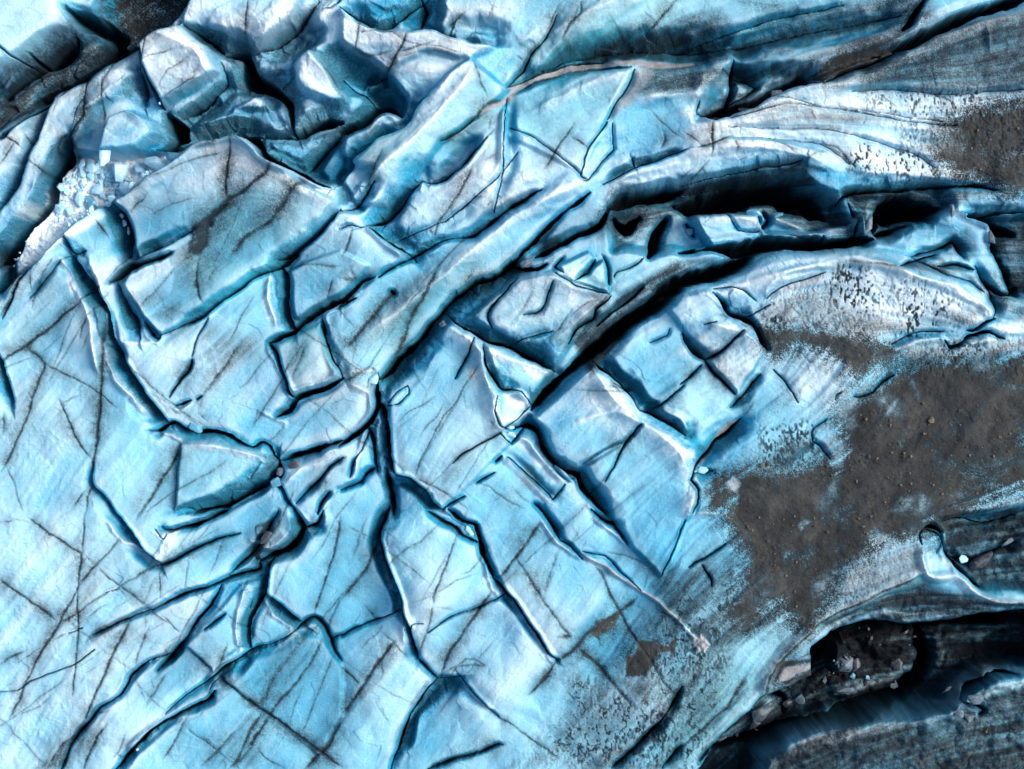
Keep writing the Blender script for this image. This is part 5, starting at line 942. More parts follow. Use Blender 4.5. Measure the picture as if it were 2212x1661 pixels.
# ------------------------------------------------------------------ which piece each face belongs to: growth from seeds, slowed by crevasses
C2 = 2
FI, FJ = NY - 1, NX - 1
sy, sx = (FI + C2 - 1) // C2, (FJ + C2 - 1) // C2
cc = carve[:-1, :-1]
pad_ = np.zeros((sy * C2, sx * C2), np.float32); pad_[:FI, :FJ] = cc
cost = pad_.reshape(sy, C2, sx, C2).max((1, 3))
dls = np.zeros((sy * C2, sx * C2), np.float32); dls[:FI, :FJ] = dl[:-1, :-1]
cost = 1 + 26 * np.minimum(cost, 1.6) + 5 * dls.reshape(sy, C2, sx, C2).max((1, 3))
lab = np.full(sy * sx, -1, np.int32)
dist = np.full(sy * sx, 1e9)
cl = cost.ravel().tolist()
heap = []
for si, sd in enumerate(SEEDS):
    P = pts(sd[0], sd[1])
    for k in range(max(1, len(P) - 1)):
        a = P[k]; b = P[min(k + 1, len(P) - 1)]
        nst = max(1, int(np.hypot(*(b - a)[:2]) / 8))
        for q in range(nst + 1):
            p = a + (b - a) * q / nst
            i = int((p[1] - Y0) / STEP / C2); j = int((p[0] - X0) / STEP / C2)
            if 0 <= i < sy and 0 <= j < sx:
                heap.append((0.0, i * sx + j, si))
heapq.heapify(heap)
distl = dist.tolist(); labl = lab.tolist()
while heap:
    dd, c, si = heapq.heappop(heap)
    if labl[c] >= 0: continue
    labl[c] = si
    j = c % sx
    for nb in ((c - 1 if j else -1), (c + 1 if j < sx - 1 else -1), c - sx, c + sx):
        if 0 <= nb < sy * sx and labl[nb] < 0:
            nd = dd + cl[nb]
            if nd < distl[nb]:
                distl[nb] = nd; heapq.heappush(heap, (nd, nb, si))
lab = np.array(labl).reshape(sy, sx)
LABF = np.repeat(np.repeat(lab, C2, 0), C2, 1)[:FI, :FJ]


# each piece leans its own way and swells between its cracks
MERGE = {}
for si, sd in enumerate(SEEDS):
    k_ = sd[2] if sd[2] in STRUCT else sd[3]
    MERGE.setdefault(k_, si)
LUT = np.array([MERGE[sd[2] if sd[2] in STRUCT else sd[3]] for sd in SEEDS])
LABF = LUT[LABF]
lean = np.zeros((NY, NX), np.float32)
tr = np.random.default_rng(23)
for si in np.unique(LABF):
    gxx, gyy, up_ = tr.normal(.35, .9), tr.normal(.2, .9), tr.normal(0, 1)
    if SEEDS[si][2] in STRUCT: continue
    if SEEDS[si][4] not in (B_, 'ice slab'): gxx, gyy, up_ = gxx * .4, gyy * .4, up_ * .4
    ii, jj = np.nonzero(LABF == si)
    cx_, cy_ = jj.mean(), ii.mean()
    ext = max(1, math.sqrt(len(ii)) * STEP * S)
    sl_t = min(0.20, 0.75 / ext)
    lean[ii, jj] = np.clip((gxx * (jj - cx_) + gyy * (ii - cy_)) * STEP * S * sl_t * 1.25, -1.1, 1.1) + 0.30 * up_
near = sstep(.06, .4, blur(np.minimum(carve, 1.5), 22))
lean = near * blur(lean, 20) + (1 - near) * blur(lean, 85)
H += lean

# ------------------------------------------------------------------ flow lines combed through noise
def flow_field():
    cx = np.linspace(X0, X1, 90); cy = np.linspace(Y0, Y1, 70)
    CX, CY = np.meshgrid(cx, cy)
    ca = np.zeros(CX.shape); sa = ca.copy()
    for tile, s in FLOW:
        P = catmull(pts(tile, s), 4)
        for k in range(len(P) - 1):
            mx, my = (P[k, :2] + P[k + 1, :2]) / 2
            a = math.atan2(P[k + 1, 1] - P[k, 1], P[k + 1, 0] - P[k, 0])
            l = np.hypot(*(P[k + 1, :2] - P[k, :2]))
            w = l / ((CX - mx) ** 2 + (CY - my) ** 2 + 900) ** 1.5
            ca += w * math.cos(2 * a); sa += w * math.sin(2 * a)
    n = np.hypot(ca, sa)
    return cx, cy, ca / n, sa / n

def up(cx, cy, f):
    u = (xs - cx[0]) / (cx[1] - cx[0]); v = (ys - cy[0]) / (cy[1] - cy[0])
    ui = np.minimum(u.astype(int), len(cx) - 2); vi = np.minimum(v.astype(int), len(cy) - 2)
    uf = (u - ui).astype(np.float32); vf = (v - vi).astype(np.float32)[:, None]
    a = f[:, ui] * (1 - uf) + f[:, ui + 1] * uf
    return a[vi] * (1 - vf) + a[vi + 1] * vf

cx, cy, ca, sa = flow_field()
ang = 0.5 * np.arctan2(up(cx, cy, sa), up(cx, cy, ca)) + 0.18 * NS1
FU = np.cos(ang).astype(np.float32); FV = np.sin(ang).astype(np.float32)

def comb(src, step, n):
    acc = src.copy(); cnt = 1
    for sgn in (1, -1):
        pi = np.broadcast_to(np.arange(NY, dtype=np.float32)[:, None], (NY, NX)).copy()
        pj = np.broadcast_to(np.arange(NX, dtype=np.float32)[None], (NY, NX)).copy()
        fu, fv = FU, FV
        for _ in range(n):
            pj += sgn * step * fu; pi += sgn * step * fv
            a = np.clip((pi + .5).astype(np.int32), 0, NY - 1); b = np.clip((pj + .5).astype(np.int32), 0, NX - 1)
            acc += src[a, b]; cnt += 1
            nu = FU[a, b]; nv = FV[a, b]
            s_ = np.sign(nu * fu + nv * fv + 1e-6)
            fu = nu * s_; fv = nv * s_
    acc /= cnt
    return (acc - acc.mean()) / acc.std()

fine = comb(rng.random((NY, NX)).astype(np.float32), 1.6, 9)
wide = comb(vnoise(11, 11, 5), 4.0, 12)
broad = comb(vnoise(34, 34, 6), 9.0, 10)

# ------------------------------------------------------------------ texture of the surface
upper = sstep(1250, 500, GY + 0.25 * GX * 0)                 # the upper half is rougher than the lower left
right = sstep(1500, 2300, GX); rightw = sstep(1250, 1800, GX)
flute = np.clip(0.25 + 0.6 * right + 0.35 * CH['crust'] + 0.4 * CH['dirt'], 0, 1.3) * (1 - 0.75 * np.clip(CH['mud'], 0, 1))
H += flute * (0.075 * broad + 0.034 * wide + 0.006 * fine)
cupn = 0.55 * vnoise(6, 11, 301) + 0.45 * vnoise(3.6, 6, 302) + 0.40 * fbm(46, 303, 2)
cupm = sstep(0.02, 0.42, cupn) * np.clip(CH['cup'], 0, 1)
H -= 0.06 * cupm
pit = fbm(13, 311, 3, 0.6)
H += 0.022 * pit * (0.35 + CH['crust'])
scal = np.abs(vnoise(17, 13, 321)) + 0.6 * np.abs(vnoise(9, 8, 322))
H += 0.035 * (0.5 - scal) * sstep(0.1, 0.7, NS2 + 0.5 * CH['crust'])
rub = fbm(30, 331, 4, 0.62)
H += (0.14 * rub) * np.clip(CH['dark'] * 2.2 + CH['dirt'] * 0.35 + 0.35 * CH['mud'], 0, 1.3)
facet = np.abs(fbm(70, 341, 3, .55))
H += CH['snow'] * (.28 * np.abs(fbm(26, 351, 4, .6)) + .10 * fbm(9, 352, 2))
H += 0.9 * facet * np.clip(CH['dark'] * 1.5, 0, 1)
carve *= (1 + 0.07 * NS3)
H += (.28 - .25 * rightw) * planes(34, 901) * np.clip(carve / 1.1, 0, 1) + .035 * planes(95, 902, .7) + .045 * planes(30, 903) * np.clip(.3 + CH['crust'] + CH['blue'], 0, 1) + .35 * planes(60, 904) * CH['blue'] + .28 * planes(46, 905) * sstep(.5, .8, CH['dirt']) * sstep(1000, 700, GX)
H -= carve
H -= 0.42 * blur(np.minimum(carve, 2.5), 42)

# ------------------------------------------------------------------ what the surface is made of, with some painted block shading
Hs = blur(H, 9)
gy, gx = np.gradient(Hs, STEP * S)
slope = np.hypot(gx, gy)
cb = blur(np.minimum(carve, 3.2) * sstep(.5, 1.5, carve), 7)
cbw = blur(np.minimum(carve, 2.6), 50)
fresh_shade = np.clip(CH['blue'] * (.85 + .25 * NS1) + 0.62 * sstep(0.35, 1.9, slope) + 0.34 * sstep(0.3, 2.4, cb) + .36 * sstep(.2, 1.3, cbw) + .30 * sstep(.05, -.55, lean + .12 * NS1), 0, 1)     # clean blue fracture faces, plus painted shading at low ends and beside cracks
convex = blur(H, 8) - blur(H, 46)
rim = sstep(0.03, 0.30, convex)
grain = rng.random((NY, NX)).astype(np.float32)
crust = np.clip(CH['crust'] * (0.8 + 0.28 * broad * 0.6 + 0.12 * pit) + 0.26 * rim + .30 * sstep(0, .7, lean) + 0.10 * wide * CH['crust'], 0, 1) * (1 - 0.85 * fresh_shade)  # frost crust, with raised block ends painted whiter as soft shading
crust = np.maximum(crust, CH['snow'])
crust = np.clip(crust + (0.12 * NS1 + 0.05 * pit) * (1 - fresh_shade) + (grain - .5) * .16 * (1 + CH['crust']), 0, 1)
dirt = CH['dirt'] * (0.78 + 0.20 * broad * .8 + 0.14 * wide + 0.10 * fine) + 0.25 * pit * CH['dirt']
dirt -= 0.28 * rim * CH['dirt']
dust = sstep(-.05, .55, fbm(210, 401, 5, 0.62) + .07 * broad) * (0.06 + 0.22 * sstep(1500, 700, GY - .35 * GX + 300))
mh = blur(CH['mud'], 75)
dirt = np.maximum(dirt, np.clip(1.45 * mh * (.60 + .26 * wide + .12 * fine + .5 * pit + 1.0 * (grain - .5)) , 0, .8))
dirt = np.maximum(dirt, dl * (0.85 + 0.5 * pit + 0.25 * (grain - .5)))
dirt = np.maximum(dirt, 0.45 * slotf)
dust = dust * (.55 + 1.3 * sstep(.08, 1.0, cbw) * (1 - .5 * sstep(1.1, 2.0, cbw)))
dirt = np.clip(dirt + dust * (1 - .75 * np.clip(CH['crust'], 0, 1)) * (0.6 + 1.2 * (grain - .5)) + (grain - 0.5) * 0.75 * np.clip(dirt, 0, .45), 0, 1)
dirt = np.maximum(dirt, cupm * 0.85 * sstep(-.25, .5, fbm(120, 411, 3) + 0.25))
dirt *= 1 - .95 * np.clip(CH['snow'] * 1.2, 0, 1)
rdg = 1 - 3.2 * np.abs(fbm(38, 451, 5, .6) + .06 * fine * .3)
rdg2 = 1 - 3.6 * np.abs(fbm(16, 461, 3, .6))
dirt = np.maximum(dirt, CH['crk'] * np.maximum(sstep(.6, .95, rdg) * sstep(-.35, .2, NS4 + pit), .7 * sstep(.68, .97, rdg2) * sstep(-.1, .4, NS3 + .5 * pit)))
mudn = CH['mud'] + 0.40 * fbm(46, 421, 4, .65) * np.clip(CH['mud'] * 3, 0, 1) * np.clip((1.05 - CH['mud']) * 3, .12, 1) + (0.07 * wide + .05 * fine + .35 * pit) * np.clip(CH['mud'] * 2, 0, 1) * (1 - CH['mud'] * .8)
patch = sstep(0.10, 0.55, fbm(110, 431, 5, .7) + 0.13 * wide + .05 * fine)                            # bare ice showing through the mud
mudn += (grain - .5) * .6 * np.clip(CH['mud'] * 3, 0, 1) * np.clip((1.1 - CH['mud']) * 2, 0, 1)
mud = np.clip(sstep(0.16, 0.86, mudn) - 0.85 * patch * (.65 + .6 * grain) * (CH['mud'] > .5), 0, 1)
grey = np.clip(CH['grey'] * (1 + 0.2 * pit), 0, 1)
mud *= 1 - np.clip(grey * 1.1, 0, 1)
dirt *= 1 - .8 * np.clip(CH['grey'], 0, 1)
bare = np.clip(CH['bare'] * (.75 + .9 * pit + .3 * wide + .9 * (grain - .5)), 0, 1)
mud *= 1 - bare
dirt *= 1 - .6 * bare
crust = np.clip(crust + .4 * bare, 0, 1)
ATTfix = True
H += 0.05 * mud * np.clip(rub + .2, 0, 1)
aqua = np.clip(CH['aqua'] + 0.25 * NS2, 0, 1)
tone = np.clip(0.5 + 0.35 * NS1 + 0.10 * broad * .6 + 0.2 * fbm(45, 441, 3), 0, 1)
ATT1 = np.stack([crust, fresh_shade, dirt, mud], -1).reshape(-1, 4).astype(np.float32)
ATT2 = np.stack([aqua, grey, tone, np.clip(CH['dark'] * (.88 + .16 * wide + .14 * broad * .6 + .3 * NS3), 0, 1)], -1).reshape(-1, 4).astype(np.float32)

# ------------------------------------------------------------------ materials
def mat(name):
    m = bpy.data.materials.new(name); m.use_nodes = True
    n = m.node_tree.nodes; l = m.node_tree.links
    return m, n, l, n['Principled BSDF']

def mixc(n, l, f, a, b):
    x = n.new('ShaderNodeMix'); x.data_type = 'RGBA'; x.clamp_factor = True
    for sock, v in ((x.inputs[0], f), (x.inputs[6], a), (x.inputs[7], b)):
        if isinstance(v, (int, float)): sock.default_value = v
        elif isinstance(v, tuple): sock.default_value = (*v, 1)
        else: l.new(v, sock)
    return x.outputs[2]

def mth(n, l, op, a, b=None, c=None, clamp=False):
    x = n.new('ShaderNodeMath'); x.operation = op; x.use_clamp = clamp
    for i, v in enumerate((a, b, c)):
        if v is None: continue
        if isinstance(v, (int, float)): x.inputs[i].default_value = v
        else: l.new(v, x.inputs[i])
    return x.outputs[0]

def noise(n, l, vec, scale, detail=4, rough=.6):
    x = n.new('ShaderNodeTexNoise'); x.inputs['Scale'].default_value = scale
    x.inputs['Detail'].default_value = detail; x.inputs['Roughness'].default_value = rough
    if vec is not None: l.new(vec, x.inputs['Vector'])
    return x.outputs[0]

def ice_surface():
    m, n, l, bs = mat("glacier_ice_surface")
    geo = n.new('ShaderNodeNewGeometry').outputs['Position']
    def att(nm):
        a = n.new('ShaderNodeAttribute'); a.attribute_name = nm
        s_ = n.new('ShaderNodeSeparateColor'); l.new(a.outputs['Color'], s_.inputs[0])
        return s_.outputs[0], s_.outputs[1], s_.outputs[2], a.outputs['Alpha']
    crust_, fresh_shade_, dirt_, mud_ = att('cover')
    aqua_, grey_, tone_, dark_ = att('body')
    g0 = noise(n, l, geo, 2.6, 5, .7); g1 = noise(n, l, geo, 9.0, 6, .75); g2 = noise(n, l, geo, 45.0, 3, .7)
    pale = mixc(n, l, tone_, (0.11, 0.47, 0.69), (0.40, 0.71, 0.83))
    pale = mixc(n, l, mth(n, l, 'MULTIPLY', aqua_, 0.7), pale, (0.42, 0.69, 0.73))
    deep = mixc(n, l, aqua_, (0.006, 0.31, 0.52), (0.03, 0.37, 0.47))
    c = mixc(n, l, mth(n, l, 'MULTIPLY', fresh_shade_, 1.7, clamp=True), pale, deep)
    c = mixc(n, l, mth(n, l, 'MULTIPLY_ADD', fresh_shade_, 2.4, -1.7, clamp=True), c, (0.002, 0.11, 0.17))
    # healed fractures: a web of pale hairlines
    for sc_, wd, amt, stretch in ((0.55, 0.010, .55, (1, .55, 1)), (1.5, 0.012, .35, (.6, 1, 1)), (0.3, .006, .5, (1, .8, 1))):
        mp = n.new('ShaderNodeMapping'); mp.inputs['Scale'].default_value = stretch; mp.inputs['Rotation'].default_value = (0, 0, sc_ * 1.3)
        wv = n.new('ShaderNodeTexNoise'); wv.inputs['Scale'].default_value = 1.1 * sc_ + .3; wv.inputs['Detail'].default_value = 4
        l.new(geo, wv.inputs['Vector'])
        ad = n.new('ShaderNodeVectorMath'); ad.operation = 'MULTIPLY_ADD'
        l.new(wv.outputs['Color'], ad.inputs[0]); ad.inputs[1].default_value = (.9, .9, 0); l.new(geo, ad.inputs[2])
        l.new(ad.outputs[0], mp.inputs[0])
        vo = n.new('ShaderNodeTexVoronoi'); vo.feature = 'DISTANCE_TO_EDGE'; vo.voronoi_dimensions = '2D'
        vo.inputs['Scale'].default_value = sc_; l.new(mp.outputs[0], vo.inputs['Vector'])
        ln = mth(n, l, 'SUBTRACT', 1.0, mth(n, l, 'DIVIDE', vo.outputs['Distance'], wd * (1 if sc_ > .4 else .8)), clamp=True)
        ms = mth(n, l, 'MULTIPLY', ln, mth(n, l, 'MULTIPLY', mth(n, l, 'SUBTRACT', noise(n, l, geo, .5, 2), 0.36, clamp=True), 3.2 * amt, clamp=True))
        ms = mth(n, l, 'MULTIPLY', ms, mth(n, l, 'SUBTRACT', 1.0, fresh_shade_, clamp=True))
        c = mixc(n, l, ms, c, (0.80, 0.92, 0.95))
    cr = mth(n, l, 'MULTIPLY_ADD', mth(n, l, 'SUBTRACT', g1, .5), 0.5, crust_, clamp=True)
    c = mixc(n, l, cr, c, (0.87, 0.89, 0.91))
    c = mixc(n, l, grey_, c, (0.40, 0.37, 0.38))
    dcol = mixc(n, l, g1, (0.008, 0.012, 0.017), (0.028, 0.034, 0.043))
    df = mth(n, l, 'ADD', dirt_, mth(n, l, 'MULTIPLY', mth(n, l, 'ADD', mth(n, l, 'MULTIPLY', mth(n, l, 'SUBTRACT', g1, .5), .9), mth(n, l, 'MULTIPLY', mth(n, l, 'SUBTRACT', g2, .5), .8)), mth(n, l, 'MINIMUM', mth(n, l, 'MULTIPLY', dirt_, 1.6), .8)), clamp=True)
    dn = mth(n, l, 'SUBTRACT', 1.0, df, clamp=True)
    df = mth(n, l, 'SUBTRACT', 1.0, mth(n, l, 'POWER', dn, 2.8), clamp=True)
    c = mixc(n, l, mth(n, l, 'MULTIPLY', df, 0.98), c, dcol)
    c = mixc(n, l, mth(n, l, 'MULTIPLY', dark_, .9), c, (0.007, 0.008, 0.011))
    mcol = mixc(n, l, g1, (0.018, 0.018, 0.018), (0.066, 0.063, 0.059))
    mcol = mixc(n, l, mth(n, l, 'GREATER_THAN', g2, .64), mcol, (0.14, 0.12, 0.09))
    mf = mth(n, l, 'ADD', mud_, mth(n, l, 'MULTIPLY', mth(n, l, 'SUBTRACT', g1, .5), mth(n, l, 'MULTIPLY', mud_, 0.8)), clamp=True)
    gl = noise(n, l, geo, .55, 6, .68)
    mcol = mixc(n, l, mth(n, l, 'MULTIPLY_ADD', gl, 5.0, -2.35, clamp=True), mcol, (0.085, 0.082, 0.077))
    mcol = mixc(n, l, mth(n, l, 'MULTIPLY_ADD', g0, 6.0, -3.5, clamp=True), mcol, (0.012, 0.014, 0.018))
    mcol = mixc(n, l, mth(n, l, 'MULTIPLY_ADD', tone_, 1.6, -.55, clamp=True), mcol, (0.020, 0.022, 0.026))
    c = mixc(n, l, mf, c, mcol)
    l.new(c, bs.inputs['Base Color'])
    rg = mth(n, l, 'MULTIPLY_ADD', mth(n, l, 'MAXIMUM', crust_, mud_), .35, .42, clamp=True)
    l.new(rg, bs.inputs['Roughness'])
    bs.inputs['IOR'].default_value = 1.31; bs.inputs['Specular IOR Level'].default_value = .16
    bp = n.new('ShaderNodeBump'); bp.inputs['Strength'].default_value = .75; bp.inputs['Distance'].default_value = .07
    l.new(mth(n, l, 'ADD', mth(n, l, 'MULTIPLY_ADD', g0, 1.1, g1), mth(n, l, 'MULTIPLY', g2, .5)), bp.inputs['Height'])
    l.new(bp.outputs[0], bs.inputs['Normal'])
    return m
ICE = ice_surface()

# ------------------------------------------------------------------ geometry from the relief
VX = ((GX - 1500) * S).astype(np.float32); VY = (-(GY - 1126.5) * S).astype(np.float32)
VERT = np.stack([VX, VY, H.astype(np.float32)], -1).reshape(-1, 3)

def height(px, py):
    j = int(round((px - X0) / STEP)); i = int(round((py - Y0) / STEP))
    return float(H[min(max(i, 0), NY - 1), min(max(j, 0), NX - 1)])

def mesh_from(name, V, F, A1=None, A2=None, material=None, smooth=True):
    me = bpy.data.meshes.new(name)
    me.vertices.add(len(V)); me.vertices.foreach_set('co', V.ravel())
    me.loops.add(F.size); me.loops.foreach_set('vertex_index', F.ravel().astype(np.int32))
    me.polygons.add(len(F))
    me.polygons.foreach_set('loop_start', np.arange(0, F.size, 4, dtype=np.int32))
    me.polygons.foreach_set('use_smooth', np.full(len(F), smooth))
    me.update(calc_edges=True)
    for nm, A in (('cover', A1), ('body', A2)):
        if A is not None:
            at = me.attributes.new(nm, 'FLOAT_COLOR', 'POINT'); at.data.foreach_set('color', A.ravel())
    if material: me.materials.append(material)
    o = bpy.data.objects.new(name, me); COL.objects.link(o)
    return o

FI, FJ = NY - 1, NX - 1
def faces_obj(name, mask, skirt=1.2):
    ii, jj = np.nonzero(mask)
    a = ii * NX + jj
    F = np.stack([a, a + NX, a + NX + 1, a + 1], -1)
    # rim edges go down as a wall so that the piece is a solid slab and not a sheet
    pad = np.zeros((FI + 2, FJ + 2), bool); pad[1:-1, 1:-1] = mask
    e = []
    c = pad[1:-1, 1:-1]
    for (di, dj, p, q) in ((-1, 0, 1, 0), (1, 0, NX, NX + 1), (0, -1, 0, NX), (0, 1, NX + 1, 1)):
        nb = pad[1 + di:FI + 1 + di, 1 + dj:FJ + 1 + dj]
        bi, bj = np.nonzero(c & ~nb)
        b = bi * NX + bj
        e.append(np.stack([b + p, b + q], -1))
    E = np.concatenate(e)
    use, inv = np.unique(F, return_inverse=True)
    V = VERT[use]; F2 = inv.reshape(F.shape)
    eu, einv = np.unique(E, return_inverse=True); einv = einv.reshape(E.shape)
    top = VERT[eu].copy(); bot = top.copy(); bot[:, 2] -= skirt
    n0 = len(V); n1 = n0 + len(eu)
    SK = np.stack([einv[:, 0] + n0, einv[:, 1] + n0, einv[:, 1] + n1, einv[:, 0] + n1], -1)
    V = np.concatenate([V, top, bot]); F2 = np.concatenate([F2, SK])
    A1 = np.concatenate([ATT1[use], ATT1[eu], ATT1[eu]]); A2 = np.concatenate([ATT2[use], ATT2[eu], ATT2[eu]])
    org = V[:n0].mean(0); org[2] = V[:, 2].min()
    o = mesh_from(name, (V - org).astype(np.float32), F2, A1, A2, ICE)
    o.location = [float(v) for v in org]
    return o

def tag(o, label, cat, group=None):
    o['label'] = label; o['category'] = cat
    if group: o['group'] = group

def components(m):
    """4-connected components of a boolean mask as a list of masks, largest first"""
    ii, jj = np.nonzero(m)
    if not len(ii): return []
    i0, j0 = ii.min(), jj.min()
    c = m[i0:ii.max() + 1, j0:jj.max() + 1]
    par = []; prev = []; runs = []
    def find(a):
        while par[a] != a:
            par[a] = par[par[a]]; a = par[a]
        return a
    for i in range(c.shape[0]):
        d_ = np.diff(np.concatenate([[0], c[i].astype(np.int8), [0]]))
        cur = []
        for a, b in zip(np.nonzero(d_ == 1)[0].tolist(), np.nonzero(d_ == -1)[0].tolist()):
            k = len(par); par.append(k)
            for (pa, pb, pk) in prev:
                if pa < b and a < pb:
                    ra, rb = find(pk), find(k)
                    if ra != rb: par[rb] = ra
            cur.append((a, b, k)); runs.append((i, a, b, k))
        prev = cur
    by = {}
    for (i, a, b, k) in runs: by.setdefault(find(k), []).append((i, a, b))
    out = []
    for rs in by.values():
        q = np.zeros_like(m); n_ = 0
        for (i, a, b) in rs:
            q[i0 + i, j0 + a:j0 + b] = True; n_ += b - a
        out.append((n_, q))
        if len(out) > 400: break
    out.sort(key=lambda t: -t[0])
    return out

# stray islands of a piece go to the piece that surrounds them
for si in np.unique(LABF):
    if SEEDS[si][2] in STRUCT: continue
    for n_, q in components(LABF == si)[1:]:
        ring = np.zeros_like(q); ring[1:] |= q[:-1]; ring[:-1] |= q[1:]; ring[:, 1:] |= q[:, :-1]; ring[:, :-1] |= q[:, 1:]
        nb = LABF[ring & ~q]
        if len(nb): LABF[q] = np.bincount(nb).argmax()
SNOWF = (CH['snow'] > .5)[:-1, :-1]; GREYF = (CH['grey'] > .5)[:-1, :-1]
MUDF = blur((mud > .5)[:-1, :-1].astype(np.float32), 14) > .5; BLUEF = (blur(fresh_shade, 12) > .52)[:-1, :-1]
for si in np.unique(LABF):
    m_ = LABF == si
    if m_.sum() < 60: continue
    sd = SEEDS[si]
    if sd[2] in STRUCT:
        faces_obj(sd[2], m_)['kind'] = 'structure'
        continue
    sub = []; tot = m_.sum(); body = m_.copy()
    for nm, sel in (('snow_patch', SNOWF), ('sediment_patch', GREYF), ('dirt_patch', MUDF), ('side_face', BLUEF)):
        for n_, q in components(body & sel)[:3]:
            if 420 < n_ < .6 * tot:
                sub.append([nm, q]); body = body & ~q
    cs = components(body)
    body = cs[0][1]
    for n_, q in cs[1:]:                                       # slivers cut off by a part join that part
        ring = np.zeros_like(q); ring[1:] |= q[:-1]; ring[:-1] |= q[1:]; ring[:, 1:] |= q[:, :-1]; ring[:, :-1] |= q[:, 1:]
        for e_ in sub:
            if (e_[1] & ring).any():
                e_[1] = e_[1] | q; break
        else: body = body | q
    o = faces_obj(sd[2], body)
    tag(o, sd[3], sd[4])
    for nm, q in sub:
        c = faces_obj(nm, q)
        c.location = c.location - o.location
        c.parent = o

# the glacier goes on beyond the detailed ground
idx = np.concatenate([np.arange(NX - 1), np.arange(NY - 1) * NX + NX - 1, (NY - 1) * NX + np.arange(NX - 1, 0, -1), np.arange(NY - 1, 0, -1) * NX])
nb_ = len(idx); rr_ = np.random.default_rng(3)
ringV = [VERT[idx]]; prevz = VERT[idx][:, 2]
wob = np.convolve(np.tile(rr_.normal(0, 1, nb_), 3), np.ones(160) / 160, 'same')[nb_:2 * nb_] * 8
for k_, sc2 in enumerate((1.04, 1.12, 1.3, 1.7, 2.6, 5, 12)):
    q = VERT[idx].copy(); q[:, :2] *= sc2
    f_ = (1, .8, .5, .3, .15, 0, 0)[k_]
    q[:, 2] = prevz * f_ + (1 - f_) * (-.4 + wob * np.roll(wob, 300 * k_) * .3)
    ringV.append(q)
ringF = []
a_ = np.arange(nb_); b_ = np.roll(a_, -1)
for k_ in range(7): ringF.append(np.stack([a_ + k_ * nb_, b_ + k_ * nb_, b_ + (k_ + 1) * nb_, a_ + (k_ + 1) * nb_], -1))
rv = np.concatenate(ringV).astype(np.float32)
out_ = mesh_from('glacier_ice', rv, np.concatenate(ringF)[:, ::-1].copy(), np.concatenate([ATT1[idx] * w_ + (1 - w_) * np.array([.35, .1, .08, 0], np.float32) for w_ in (1, .7, .3, 0, 0, 0, 0, 0)]).astype(np.float32), np.concatenate([ATT2[idx] * w_ + (1 - w_) * np.array([.2, 0, .5, 0], np.float32) for w_ in (1, .7, .3, 0, 0, 0, 0, 0)]).astype(np.float32), ICE)
out_['kind'] = 'structure'

# ------------------------------------------------------------------ loose ice, stones
def simple_mat(name, c0, c1, scale, rough, bump=.3, c2=None):
    m, n, l, bs = mat(name)
    tc = n.new('ShaderNodeTexCoord').outputs['Object']
    g = noise(n, l, tc, scale, 5, .65)
    c = mixc(n, l, mth(n, l, 'MULTIPLY_ADD', g, 2.4, -.7, clamp=True), c0, c1)
    if c2:
        g2 = noise(n, l, tc, scale * .35, 3, .6)
        c = mixc(n, l, mth(n, l, 'MULTIPLY_ADD', g2, 4.0, -2.1, clamp=True), c, c2)
    l.new(c, bs.inputs['Base Color']); bs.inputs['Roughness'].default_value = rough
    bp = n.new('ShaderNodeBump'); bp.inputs['Strength'].default_value = bump; bp.inputs['Distance'].default_value = .04
    l.new(g, bp.inputs['Height']); l.new(bp.outputs[0], bs.inputs['Normal'])
    return m
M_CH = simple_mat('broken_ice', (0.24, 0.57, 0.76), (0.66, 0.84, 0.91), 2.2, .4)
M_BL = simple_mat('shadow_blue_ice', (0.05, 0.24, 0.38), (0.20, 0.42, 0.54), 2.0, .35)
M_GR = simple_mat('sooty_ice', (0.012, 0.014, 0.02), (0.11, 0.115, 0.14), 3.0, .5, .5)
M_LG = simple_mat('grey_ice', (0.035, 0.05, 0.07), (0.17, 0.22, 0.28), 3.0, .5, .5)
M_TAN = simple_mat('tan_stone', (0.09, 0.062, 0.04), (0.22, 0.16, 0.10), 7.0, .85, .6)
M_DK = simple_mat('dark_stone', (0.04, 0.032, 0.03), (0.11, 0.085, 0.07), 9.0, .85, .6)

def rock_mesh(name, r, sx_, sy_, sz_, seed, m, n=16, bev=.07, sub=0, box_like=0.0):
    rr = random.Random(seed)
    bm = bmesh.new()
    for _ in range(n):
        v = Vector((rr.gauss(0, 1), rr.gauss(0, 1), rr.gauss(0, 1))).normalized()
        if box_like:
            mx = max(abs(a) for a in v); v = v.lerp(v / mx, box_like)
        q = rr.uniform(.82, 1.06)
        bm.verts.new((v.x * sx_ * q * r, v.y * sy_ * q * r, v.z * sz_ * q * r))
    hull = bmesh.ops.convex_hull(bm, input=bm.verts[:])
    bmesh.ops.delete(bm, geom=[g for g in hull['geom_interior'] if isinstance(g, bmesh.types.BMVert)], context='VERTS')
    if bev: bmesh.ops.bevel(bm, geom=bm.edges[:], offset=bev * r, segments=2, profile=.6, affect='EDGES', clamp_overlap=True)
    if sub:
        bmesh.ops.subdivide_edges(bm, edges=bm.edges[:], cuts=sub, use_grid_fill=True)
        for v in bm.verts: v.co += v.normal * rr.uniform(-.03, .03) * r
    me = bpy.data.meshes.new(name); bm.to_mesh(me); bm.free()
    for p in me.polygons: p.use_smooth = bool(bev)
    me.materials.append(m)
    return me

